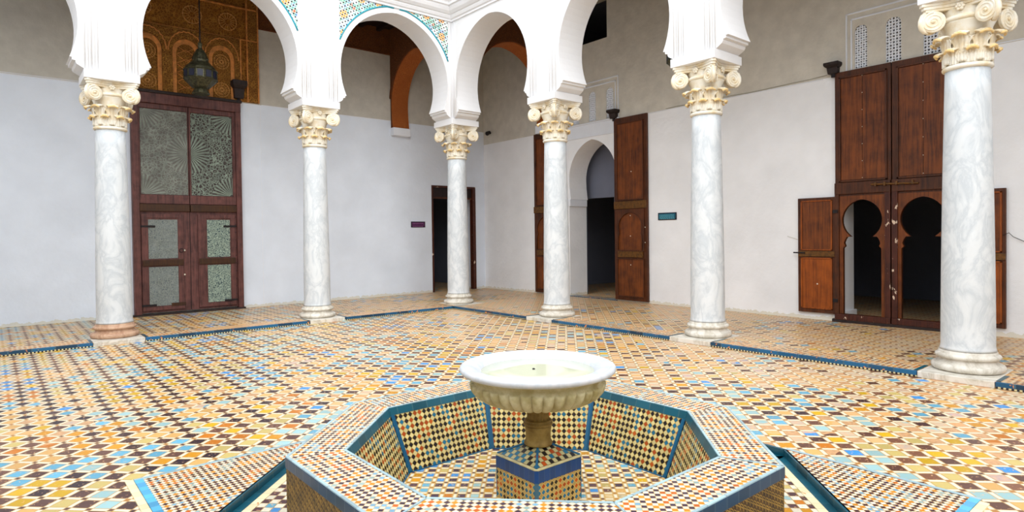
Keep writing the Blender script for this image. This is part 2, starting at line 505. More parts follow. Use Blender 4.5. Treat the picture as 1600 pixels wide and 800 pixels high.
class MB:
    """collects shapes in one frame, then links them as ONE mesh object"""
    def __init__(s, fr=WORLD):
        s.fr, s.v, s.f = fr, [], []
    def add(s, vs, fs):
        k = len(s.v)
        s.v += [Vector(q) for q in vs]
        s.f += [tuple(i+k for i in f) for f in fs]
        return s
    def box(s, a0, a1, b0, b1, c0, c1):
        v = [s.fr.p(a, b, c) for c in (c0, c1) for b in (b0, b1) for a in (a0, a1)]
        return s.add(v, [(0, 2, 3, 1), (4, 5, 7, 6), (0, 1, 5, 4), (2, 6, 7, 3), (0, 4, 6, 2), (1, 3, 7, 5)])
    def prism(s, poly, c0, c1, holes=()):
        rings = [[(q[0], q[1]) for q in r] for r in (poly, *holes)]
        flat = [q for r in rings for q in r]
        tris = tessellate_polygon([[Vector((q[0], q[1], 0)) for q in r] for r in rings])
        n = len(flat)
        vs = [s.fr.p(q[0], q[1], c1) for q in flat] + [s.fr.p(q[0], q[1], c0) for q in flat]
        fs = []
        for t in tris:
            a, b, c = (flat[i] for i in t)
            ar = (b[0]-a[0])*(c[1]-a[1])-(b[1]-a[1])*(c[0]-a[0])
            if abs(ar) < 1e-10:
                continue
            t = tuple(t) if ar > 0 else tuple(reversed(t))
            fs.append(t)
            fs.append(tuple(i+n for i in reversed(t)))
        k = 0
        for r in rings:
            m = len(r)
            for i in range(m):
                j = (i+1) % m
                fs.append((k+i, k+j, k+j+n, k+i+n))
            k += m
        return s.add(vs, fs)
    def tube(s, pts, rad, seg=8, closed=False):
        pts = [Vector(q) for q in pts]
        n = len(pts)
        vs, fs = [], []
        prev = None
        for i, q in enumerate(pts):
            a = pts[(i-1) % n] if (closed or i > 0) else q
            b = pts[(i+1) % n] if (closed or i < n-1) else q
            t = (b-a).normalized()
            if prev is None:
                x = t.orthogonal().normalized()
            else:
                x = (prev - t*prev.dot(t)).normalized()
            prev = x
            y = t.cross(x)
            r = rad[i] if isinstance(rad, (list, tuple)) else rad
            for k in range(seg):
                an = 2*pi*k/seg
                vs.append(q + x*cos(an)*r + y*sin(an)*r)
        for i in range(n if closed else n-1):
            for k in range(seg):
                a = i*seg+k
                b = i*seg+(k+1) % seg
                c = ((i+1) % n)*seg+(k+1) % seg
                d = ((i+1) % n)*seg+k
                fs.append((a, b, c, d))
        if not closed:
            fs.append(tuple(reversed(range(seg))))
            fs.append(tuple((n-1)*seg+k for k in range(seg)))
        return s.add(vs, fs)
    def lathe(s, prof, seg=48, center=(0, 0, 0), rmod=None, cap=True):
        c = Vector(center)
        vs, fs = [], []
        for i, (r, z) in enumerate(prof):
            for k in range(seg):
                an = 2*pi*k/seg
                rr = r*(rmod(an, i) if rmod else 1)
                vs.append(c+Vector((cos(an)*rr, sin(an)*rr, z)))
        for i in range(len(prof)-1):
            for k in range(seg):
                fs.append((i*seg+k, i*seg+(k+1) % seg, (i+1)*seg+(k+1) % seg, (i+1)*seg+k))
        if cap:
            fs.append(tuple(reversed(range(seg))))
            fs.append(tuple((len(prof)-1)*seg+k for k in range(seg)))
        return s.add(vs, fs)
    def build(s, name, mat, parent=None, origin=None, smooth=False, bevel=0.0, solid=0.0, fix=True, link=True, uvfr=None):
        o0 = Vector(origin) if origin is not None else Vector((0, 0, 0))
        me = bpy.data.meshes.new(name)
        me.from_pydata([tuple(q-o0) for q in s.v], [], s.f)
        if fix:
            bm = bmesh.new()
            bm.from_mesh(me)
            bmesh.ops.recalc_face_normals(bm, faces=bm.faces)
            bm.to_mesh(me)
            bm.free()
        me.materials.append(M[mat] if isinstance(mat, str) else mat)
        fr = uvfr or s.fr
        uvl = me.uv_layers.new(name='UVMap')
        for pl in me.polygons:
            n = pl.normal
            w = [abs(n.dot(fr.N)), abs(n.dot(fr.V)), abs(n.dot(fr.U))]
            k = w.index(max(w))
            for li in pl.loop_indices:
                q = me.vertices[me.loops[li].vertex_index].co + o0 - fr.o
                a, b, c = q.dot(fr.U), q.dot(fr.V), q.dot(fr.N)
                uvl.data[li].uv = (a, b) if k == 0 else ((a, c) if k == 1 else ((b, c) if abs(fr.N.z) > 0.9 else (c, b)))
            if smooth:
                pl.use_smooth = True
        ob = bpy.data.objects.new(name, me)
        COL.objects.link(ob)
        if parent is not None:
            ob.parent = parent
        elif origin is not None:
            ob.location = o0
        if bevel > 0:
            md = ob.modifiers.new('bevel', 'BEVEL')
            md.width = bevel
            md.segments = 2
            md.limit_method = 'ANGLE'
        if solid > 0:
            md = ob.modifiers.new('solid', 'SOLIDIFY')
            md.thickness = solid
            md.offset = 0
        return ob

def tag(o, label=None, cat=None, group=None, kind=None):
    if label: o['label'] = label
    if cat: o['category'] = cat
    if group: o['group'] = group
    if kind: o['kind'] = kind
    return o

def thing(name, loc, label, cat, group=None, kind=None, rotz=0.0):
    o = bpy.data.objects.new(name, None)
    COL.objects.link(o)
    o.location = loc
    o.rotation_euler = (0, 0, rotz)
    o.empty_display_size = 0.2
    return tag(o, label, cat, group, kind)

def copy_tree(o, parent=None):
    c = o.copy()
    COL.objects.link(c)
    c.parent = parent
    for ch in list(o.children):
        copy_tree(ch, c)
    return c

# ------------------------------------------------------------------ the place: key dimensions (metres)
WL, WR = 2.40, 2.55                # inner faces of the two gallery walls
PL, PR = 3.0, 2.89                 # column spacing of the two arcades
ZC = -0.06                         # courtyard floor below gallery floor
FL = Frame((0, WL, 0), (1, 0, 0), (0, 0, 1), (0, -1, 0))
FR = Frame((WR, 0, 0), (0, -1, 0), (0, 0, 1), (-1, 0, 0))
AL = Frame((0, 0, 0), (1, 0, 0), (0, 0, 1), (0, -1, 0))
AR = Frame((0, 0, 0), (0, -1, 0), (0, 0, 1), (-1, 0, 0))
T1 = Frame((0.05, 0, 0), (0, 1, 0), (0, 0, 1), (-1, 0, 0))
T2 = Frame((0, 0.02, 0), (1, 0, 0), (0, 0, 1), (0, -1, 0))
FC = Vector((-5.035, -7.855))      # fountain axis
ZR, ZB = 0.29, -0.105              # basin rim, sunken floor

def struct(o, label, cat):
    return tag(o, label, cat, kind='structure')

def arch_top(c, w, zc, e, th0=-0.43, n=22):
    """outline of a pointed horseshoe opening, left side up, over the apex, down the right"""
    R = w+e
    th1 = math.acos(e/R)
    right = [(c-e+R*cos(t), zc+R*sin(t)) for t in [th0+(th1-th0)*i/n for i in range(n+1)]]
    left = [(2*c-x, z) for x, z in right[:-1]]
    return left + list(reversed(right))

def arcade_opening(c, w, zb=3.70, zc=4.33, e=0.06, half=1.17):
    k = w/1.12
    low = [(half+0.015, zb), (half+0.015, zb+0.01), (half-0.02, zb+0.03), (half-0.07, zb+0.06), (half-0.085, zb+0.085), (half-0.085, zb+0.105),
           (half-0.125, zb+0.115), (half-0.125, zb+0.145)]
    low = [(x, z) for x, z in low]
    th0 = -math.asin((zc-(zb+0.15))/(w+e))
    top = arch_top(c, w, zc, e, th0)
    return [(c-x, z) for x, z in low] + top + [(c+x, z) for x, z in reversed(low)]

# courtyard floor, with the sunken octagon cut out
SQ, AP = 1.68, 1.63
cxy = AP*sqrt(2)-SQ
oct_floor = [(FC.x+a, FC.y+b) for a, b in ((SQ, -cxy), (SQ, cxy), (cxy, SQ), (-cxy, SQ), (-SQ, cxy), (-SQ, -cxy), (-cxy, -SQ), (cxy, -SQ))]
b = MB(WORLD)
b.prism([(-10.2, -15.7), (-0.42, -15.7), (-0.42, -0.42), (-10.2, -0.42)], ZC-0.12, ZC, [oct_floor])
floor = struct(b.build('floor', 'court'), 'courtyard floor of coloured square tiles with white strips', 'floor')
b = MB(WORLD)
b.prism([(-10.2, -0.42), (-0.42, -0.42), (-0.42, -15.7), (3.12, -15.7), (3.12, 3.0), (-10.5, 3.0), (-10.5, -0.42)], -0.16, 0)
struct(b.build('floor_gallery', 'gallery'), 'worn tiled gallery floor raised one low step around the courtyard', 'floor')
b = MB(WORLD)
b.prism([(3.12, -15.7), (6.8, -15.7), (6.8, 1.2), (3.12, 1.2)], -0.16, 0)
b.prism([(0.0, 3.0), (3.0, 3.0), (3.0, 5.5), (0.0, 5.5)], -0.16, 0)
struct(b.build('floor_room', 'gallery'), 'tiled floor of the dark rooms behind the open doors', 'floor')
# sunken octagon floor and riser
b = MB(WORLD)
b.prism(oct_floor, ZB-0.05, ZB)
sunk = struct(b.build('floor_sunken', 'sunk'), 'sunken octagonal tiled floor around the fountain basin', 'floor')
for i in range(8):
    p, q = Vector((*oct_floor[i], 0)), Vector((*oct_floor[(i+1) % 8], 0))
    U = (q-p).normalized()
    N = U.cross(Vector((0, 0, 1)))
    if N.dot(Vector((FC.x, FC.y, 0))-p) < 0:
        N = -N
    fr = Frame((p.x, p.y, 0), U, (0, 0, 1), N)
    L = (q-p).length
    MB(fr).box(0, L, ZB, ZC+0.004, -0.01, 0.012).build('tile_riser', 'riser', sunk)
    MB(fr).box(0, L, ZB, ZB+0.004, 0.012, 0.06).build('tile_channel', 'teal', sunk)
    MB(fr).box(0, L, ZB, ZB+0.004, 0.061, 0.11).build('cream_strip', 'cream_tile', sunk)
# mosaic triangles in the corners of the square around the octagon
for sx, sy in ((-1, 1), (1, -1), (1, 1), (-1, -1)):
    A = (FC.x+sx*SQ, FC.y+sy*SQ)
    B = (FC.x+sx*cxy, FC.y+sy*SQ)
    Cc = (FC.x+sx*SQ, FC.y+sy*cxy)
    fr = Frame((A[0], A[1], 0), (1, 0, 0), (0, 1, 0), (0, 0, 1))
    tri = MB(fr).prism([(0, 0), (B[0]-A[0], 0), (0, Cc[1]-A[1])], ZC-0.01, ZC+0.004)
    nm = {(-1, 1): 'left end of the square around the fountain', (1, -1): 'right end of the square around the fountain',
          (1, 1): 'far corner of the square, behind the basin', (-1, -1): 'near corner of the square, before the basin'}[(sx, sy)]
    t = struct(tri.build('trim_%d' % (4+sx*2+sy), 'triangle'), 'triangle of small mosaic set in the floor at the ' + nm, 'floor mosaic')
    # pale blue border lines on the two straight sides, sky blue and cream tile rows at the short end
    def strip(x0, x1, y0, y1, mat, nm2, z=0.006):
        MB(fr).box(min(x0, x1), max(x0, x1), min(y0, y1), max(y0, y1), ZC, ZC+z).build(nm2, mat, t)
    lx, ly = B[0]-A[0], Cc[1]-A[1]
    if sx*sy < 0 and sx < 0:
        strip(0, lx, 0, 0.03, 'paleblue', 'border_strip')
        ty = Frame((A[0], A[1], 0), (0, 1, 0), (1, 0, 0), (0, 0, 1))
        MB(ty).box(ly, 0, 0.0, 0.045, ZC, ZC+0.008).build('tile_row', 'sky_tile', t)
        MB(ty).box(ly, 0.02, -0.045, -0.003, ZC, ZC+0.008).build('tile_row', 'cream_tile', t)
    elif sx*sy < 0:
        strip(0, 0.03, 0, ly, 'paleblue', 'border_strip')
        strip(0, lx, 0, 0.045, 'sky_tile', 'tile_row', 0.008)
        strip(-0.02, lx, -0.045, -0.003, 'cream_tile', 'tile_row', 0.008)
    else:
        strip(0, lx, 0, 0.03, 'paleblue', 'border_strip')
        strip(0, 0.03, 0, ly, 'paleblue', 'border_strip')

# step edging: blue glazed tiles on the riser, and the fine mosaic border behind them
step_segs = []
for k in range(3):
    step_segs.append((AL, -PL*(k+1)+0.31, (-PL*k-0.31) if k else -0.42))
for k in range(5):
    step_segs.append((AR, (PR*k+0.31) if k else 0.42, PR*(k+1)-0.31))
for k, (fr, a0, a1) in enumerate(step_segs):
    f2 = Frame((0, 0, 0), fr.U, fr.V, fr.N)
    e = struct(MB(f2).box(a0, a1, ZC+0.002, 0.001, 0.40, 0.432).build('trim_%d' % (10+k), 'edge_blue', bevel=0.004),
               'blue glazed tile edging of the gallery step, ' + ('left' if fr is AL else 'right') + ' side, bay %s' % ('one', 'two', 'three', 'four', 'five')[k if fr is AL else k-3]
               + ' from the corner', 'step edging')
    f3 = Frame((0, 0, 0), fr.U, fr.N, fr.V)
    MB(f3).box(a0, a1, 0.09, 0.40, 0.0, 0.004).build('mosaic_border', 'border', e, uvfr=f3)
    for s in (a0, a1-0.035):
        MB(f3).box(s, s+0.035, 0.09, 0.40, 0.001, 0.006).build('end_strip', 'teal', e, uvfr=f3)

# gallery walls
b = MB(FL)
b.prism([(-10.5, -0.05), (0.92, -0.05), (0.92, 2.62), (2.25, 2.62), (2.25, -0.05), (3.1, -0.05), (3.1, 7), (-10.5, 7)], -0.5, 0)
wall_left = struct(b.build('wall_left', 'wall_l', fix=True), 'white limewashed gallery wall on the left with the painted door', 'wall')

def arched_hole(c, hw, z0, z1, n=7):
    return [(c-hw, z0), (c+hw, z0)] + [(c+hw*cos(pi*i/n), z1-hw+hw*sin(pi*i/n)) for i in range(n+1)]
D2, D2w = 1.38, 0.68
d2side = [(D2w, -0.05), (D2w, 2.15), (D2w-0.045, 2.155), (D2w-0.03, 2.25), (D2w-0.008, 2.4), (D2w, 2.6)]
e_, R_ = 0.14, D2w+0.14
n_ = 14
th1 = math.acos(e_/R_)
d2side += [(-e_+R_*cos(th1*i/n_), 2.6+R_*sin(th1*i/n_)) for i in range(1, n_+1)]
d2open = [(D2-x, z) for x, z in d2side[:-1]] + [(D2+x, z) for x, z in reversed(d2side)]
GC = 7.17                                        # gate centre
screens = [(6.75, 0.085), (7.18, 0.10), (7.65, 0.10), (0.93, 0.09), (1.41, 0.10), (1.90, 0.10)]
holes = [arched_hole(c, w, 3.79, 4.42) for c, w in screens]
holes.append([(0.30, 5.47), (1.84, 5.47), (1.84, 6.5), (0.30, 6.5)])
outline = [(-2.4, -0.05)] + d2open + [(GC-0.74, -0.05), (GC-0.74, 3.6), (GC+0.74, 3.6), (GC+0.74, -0.05), (15.7, -0.05), (15.7, 7), (-2.4, 7)]
b = MB(FR)
b.prism(outline, -0.55, 0, holes)
wall_right = struct(b.build('wall_right', 'wall_r'), 'white limewashed gallery wall on the right with two great doorways', 'wall')
b = MB(FR).box(D2-D2w-0.03, D2-D2w+0.045, 2.0, 2.15, -0.53, 0.025)
b.box(D2+D2w-0.045, D2+D2w+0.03, 2.0, 2.15, -0.53, 0.025)
b.build('arch_impost', 'wall', wall_right, bevel=0.01)
# plaster surround above the doorways
b = MB(FR).box(D2-D2w-0.06, D2+D2w+0.06, 3.46, 3.50, 0, 0.03).box(D2-D2w-0.06, D2+D2w+0.06, 3.50, 3.74, 0, 0.018)
b.box(D2-D2w-0.1, D2+D2w+0.1, 3.735, 3.765, 0, 0.045)
b.build('plaster_lintel', 'wall', wall_right, bevel=0.006)
for a0, a1 in ((0.62, 2.14), (6.54, 7.87)):
    b = MB(FR)
    for q in (0.0, 0.07):
        b.box(a0+q, a1-q, 4.60-q*1.3, 4.625-q*1.3, 0, 0.014)
        b.box(a0+q, a0+q+0.022, 3.78, 4.62-q*1.3, 0, 0.014)
        b.box(a1-q-0.022, a1-q, 3.78, 4.62-q*1.3, 0, 0.014)
    b.build('panel_moulding', 'wall', wall_right, bevel=0.004)

# pierced plaster screens (real holes), standing in the small arched openings
def screen(c, hw, idx, label):
    nx = 5
    cw = 2*hw/nx
    z0, z1 = 3.79, 4.42
    nz = int(round((z1-z0)/(cw*1.05)))
    chh = (z1-z0)/nz
    vs, fs = [], []
    b = MB(FR)
    for i in range(nx):
        for j in range(nz):
            ca, cz = c-hw+cw*(i+0.5), z0+chh*(j+0.5)
            if cz > z1-hw and (ca-c)**2+(cz-(z1-hw))**2 > (hw*1.05)**2:
                continue
            sc_ = 0.27 if (i+j) % 2 else 0.36
            outer = [(-.5, -.5), (0, -.5), (.5, -.5), (.5, 0), (.5, .5), (0, .5), (-.5, .5), (-.5, 0)]
            inner = [(sc_*cos(radians(225+45*k)), sc_*1.1*sin(radians(225+45*k))) for k in range(8)]
            k0 = [FR.p(ca+x*cw, cz+z*chh, -0.03) for x, z in outer]
            k1 = [FR.p(ca+x*cw, cz+z*chh, -0.03) for x, z in inner]
            b.add(k0+k1, [(q, (q+1) % 8, 8+(q+1) % 8, 8+q) for q in range(8)])
    o = b.build('window_%d' % idx, 'wall', fix=False, solid=0.03)
    struct(o, label, 'pierced screen')
    MB(FR).prism(arched_hole(c, hw-0.002, 3.792, 4.418), -0.16, -0.13).build('shade_backing', 'dark_ceiling', o)  # added dark sheet, stands in for the unlit room behind the holes
for k, (c, w) in enumerate(screens):
    where = 'big wooden gate' if k < 3 else 'horseshoe doorway'
    pos = ('left', 'middle', 'right')[k % 3]
    screen(c, w, k+1, 'white pierced plaster screen above the %s, %s of three' % (where, pos))

# seams and mouldings along the walls
b = MB(FL).box(-10.4, -5.86, 4.06, 4.072, 0, 0.012).box(-10.4, -5.86, 4.085, 4.093, 0, 0.008).box(-3.1, -0.17, 4.055, 4.068, 0, 0.01)
b.box(-3.13, -3.122, 0.05, 4.05, 0, 0.005)
b.build('wall_seam', 'wall', wall_left)
b = MB(FR).box(2.9, 6.2, 3.715, 3.725, 0, 0.01).box(7.95, 15.6, 3.74, 3.752, 0, 0.01)
b.build('wall_seam', 'wall', wall_right)

# dim rooms behind the openings
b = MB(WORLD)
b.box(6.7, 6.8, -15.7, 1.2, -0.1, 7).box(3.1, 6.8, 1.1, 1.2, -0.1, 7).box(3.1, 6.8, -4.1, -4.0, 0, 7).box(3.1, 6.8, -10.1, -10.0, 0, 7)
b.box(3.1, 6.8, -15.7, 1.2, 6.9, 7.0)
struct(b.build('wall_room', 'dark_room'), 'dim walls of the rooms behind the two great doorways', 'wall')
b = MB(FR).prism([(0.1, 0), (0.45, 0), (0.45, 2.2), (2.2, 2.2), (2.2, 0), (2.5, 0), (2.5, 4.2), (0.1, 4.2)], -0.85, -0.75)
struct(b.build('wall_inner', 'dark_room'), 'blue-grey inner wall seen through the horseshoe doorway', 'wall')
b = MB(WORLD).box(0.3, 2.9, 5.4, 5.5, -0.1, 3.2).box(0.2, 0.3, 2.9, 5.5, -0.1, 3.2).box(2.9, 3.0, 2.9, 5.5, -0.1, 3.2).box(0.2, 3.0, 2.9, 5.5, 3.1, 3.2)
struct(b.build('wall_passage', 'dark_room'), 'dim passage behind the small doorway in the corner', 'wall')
# threshold of tiles at the horseshoe doorway
MB(Frame((WR, 0, 0), (0, -1, 0), (1, 0, 0), (0, 0, 1))).box(D2-D2w, D2+D2w, 0.0, 0.13, 0, 0.012).build('door_sill_tile', 'rim', floor)
MB(Frame((WR, 0, 0), (0, -1, 0), (1, 0, 0), (0, 0, 1))).box(D2-D2w, D2+D2w, -0.03, 0.0, 0, 0.014).build('door_sill_tile', 'edge_blue', floor)
MB(Frame((WR, 0, 0), (0, -1, 0), (1, 0, 0), (0, 0, 1))).box(D2-D2w, D2+D2w, 0.13, 0.2, 0, 0.014).build('door_sill_tile', 'edge_blue', floor)
# baseboard inside the gate opening
MB(FR).box(GC-0.74, GC-0.715, 0, 0.14, -0.6, -0.08).build('reveal_baseboard', 'wall', wall_right)

# arcades
def arcade(fr, pitch, n0, n1, a_lo, a_hi, name, label):
    w = pitch/2-0.38
    half = pitch/2-0.33
    pts = []
    for k in range(n0, n1):
        pts += arcade_opening((k+0.5)*pitch, w, half=half)
    poly = [(a_lo, 7.0), (a_lo, 3.70)] + pts + [(a_hi, 3.70), (a_hi, 7.0)]
    b = MB(fr)
    b.prism(poly, -0.27, 0.27)
    return struct(b.build(name, 'arcade'), label, 'arcade')
arcL = arcade(AL, PL, -3, 0, -10.2, 0.27, 'wall_arcade_left', 'white stucco arcade on the left, horseshoe arches on columns, tiled spandrels')
arcR = arcade(AR, PR, 0, 4, 0.27, 15.7, 'wall_arcade_right', 'white stucco arcade on the right, plain horseshoe arches on columns')
for fr, arc, ks, pitch in ((AL, arcL, (-3, -2, -1, 0), PL), (AR, arcR, (1, 2, 3, 4), PR)):
    for k in ks:
        MB(fr).box(k*pitch-0.33, k*pitch+0.33, 3.585, 3.70, -0.33, 0.33).build('impost_plate', 'arcade', arc, bevel=0.006)
        if k in (-3,) or (fr is AR and k == 4):
            sgn = -1 if fr is AL else 1
            lo, hi = sorted((k*pitch-sgn*0.2, (-10.2 if fr is AL else 15.7)))
            MB(fr).box(lo, hi, -0.06, 3.70, -0.27, 0.27).build('wall_pier', 'arcade', arc)
        # reeded pilaster strips over the column
        b = MB(fr)
        for s in (-1, 1):
            for q, r in ((0.31, 0.012), (0.27, 0.008), (0.235, 0.014), (0.195, 0.007), (0.16, 0.010)):
                if fr is AL and k == 0 and s > 0:
                    continue
                p0, p1 = fr.p(k*pitch+s*q, 3.71, 0.266), fr.p(k*pitch+s*q, 5.62, 0.266)
                b.tube([p0, p1], r, 8)
        b.build('reeded_moulding', 'arcade', arc, smooth=True)
b = MB(AL)
for q, r in ((0.285, 0.016), (0.32, 0.012), (0.36, 0.018), (0.40, 0.008)):
    b.tube([AR.p(q, 3.71, 0.268), AR.p(q, 5.62, 0.268)], r, 8)
b.build('reeded_moulding', 'arcade', arcR, smooth=True)
# cornice running round the courtyard above the arches
prof = [(0, 5.60), (0.03, 5.60), (0.03, 5.635), (0.055, 5.65), (0.075, 5.69), (0.075, 5.71), (0.10, 5.72), (0.14, 5.76), (0.165, 5.81),
        (0.165, 5.84), (0.20, 5.85), (0.20, 5.90), (0.24, 5.94), (0.28, 5.99), (0.28, 6.06), (0.33, 6.08), (0.33, 6.2), (0, 6.2)]
b = MB(WORLD)
vs, fs = [], []
m_ = len(prof)
for o_, z in prof:
    vs.append((-10.2, -0.27-o_, z))
for o_, z in prof:
    vs.append((-0.27-o_, -0.27-o_, z))
for o_, z in prof:
    vs.append((-0.27-o_, -15.7, z))
for g_ in (0, 1):
    for i in range(m_):
        j = (i+1) % m_
        fs.append((g_*m_+i, g_*m_+j, (g_+1)*m_+j, (g_+1)*m_+i))
b.add(vs, fs)
struct(b.build('trim_20', 'arcade'), 'white stepped stucco cornice above the arches round the courtyard', 'cornice')

# star-pattern tile spandrels of the left arcade
RX = 1.18+0.105
for k in (-1, -2, -3):
    c = (k+0.5)*PL
    for s in (-1, 1):
        zt, xw = 5.595, 1.13
        pts = []
        n = 24
        for i in range(n+1):
            x = 0.06+(xw-0.06)*i/n
            z = 4.33+sqrt(max(0, RX*RX-(x+0.06)**2))
            pts.append((x, min(z, zt-0.003)))
        poly = [(c+s*x, z) for x, z in pts] + [(c+s*xw, zt), (c+s*0.06, zt)]
        if s < 0:
            poly = poly[::-1]
        sp = MB(AL).prism(poly, 0.262, 0.274).build('tile_spandrel', 'zellige', arcL)
        MB(AL).tube([AL.p(c+s*x, z, 0.276) for x, z in pts], 0.013, 6).build('turquoise_edge', 'turquoise', arcL, smooth=True)

# transverse arches of carved stucco where the galleries meet
def transverse(fr, a0, a1, c, w, name, label, imp):
    th0 = -math.asin((4.40-4.30)/(w+0.06))
    op = [(c-w+0.05, 3.74), (c-w+0.045, 3.95), (c-w+0.015, 4.15)] + arch_top(c, w, 4.40, 0.06, th0) + [(c+w-0.015, 4.15), (c+w-0.045, 3.95), (c+w-0.05, 3.74)]
    poly = [(a0, 6.2), (a0, 3.74)] + op + [(a1, 3.74), (a1, 6.2)]
    o = struct(MB(fr).prism(poly, -0.22, 0.22).build(name, 'frieze'), label, 'arch')
    # lining of the soffit
    def side(d):
        return [(c-w+0.045+d, 3.90), (c-w+0.015+d, 4.15)] + arch_top(c, w-d, 4.40, 0.06, th0) + [(c+w-0.015-d, 4.15), (c+w-0.045-d, 3.90)]
    MB(fr).prism(side(0.014)+side(-0.004)[::-1], -0.215, 0.215).build('carved_soffit', 'orange_soffit', o)
    ring_i = arch_top(c, w, 4.40, 0.06, 0.15)
    ring_o = arch_top(c, w+0.06, 4.40, 0.06, 0.15)
    MB(fr).prism(ring_i+ring_o[::-1], 0.22, 0.245).build('arch_moulding', 'frieze', o)
    b = MB(fr)
    for a in imp:
        b.box(*a, 3.72, 3.90, -0.225, 0.225)
    b.build('arch_foot', 'wall', o, bevel=0.01)
transverse(T1, 0.27, 2.39, 1.33, 1.03, 'wall_transverse_left', 'brown carved stucco arch across the left gallery beside the corner column', [(2.25, 2.395)])
transverse(T2, 0.28, 2.54, 1.41, 1.09, 'wall_transverse_right', 'brown carved stucco arch across the right gallery behind the corner column', [(2.40, 2.545)])
b = MB(FL).box(-3.14, -0.175, 5.60, 6.16, 0, 0.03)
struct(b.build('trim_21', 'frieze'), 'brown carved cedar frieze under the ceiling of the left gallery', 'frieze')
b = MB(FL).box(-3.14, -0.175, 5.575, 5.60, 0, 0.045)
b.build('frieze_moulding', 'frieze', bpy.data.objects['trim_21'])
b = MB(WORLD).box(-10.5, 2.54, 0.27, WL, 6.16, 6.3)
b.box(0.27, 2.54, -15.6, 0.27, 6.72, 6.86)
ceil = struct(b.build('ceiling', 'dark_ceiling'), 'dark timber ceiling of the galleries', 'ceiling')
b = MB(WORLD)
for k in range(28):
    x = -10.2+k*0.44
    b.box(x, x+0.09, 0.28, WL-0.01, 6.07, 6.16)
b.build('ceiling_beam', 'dark_ceiling', ceil)

# the two far sides of the courtyard, unseen, kept low to let sunlight in
b = MB(WORLD).box(-10.7, -10.2, -15.7, 2.9, -0.1, 5).box(-10.7, 3.1, -16.2, -15.7, -0.1, 5)
struct(b.build('wall_back', 'arcade'), 'plain white courtyard walls behind the viewer, unseen and kept low to let light in', 'wall')

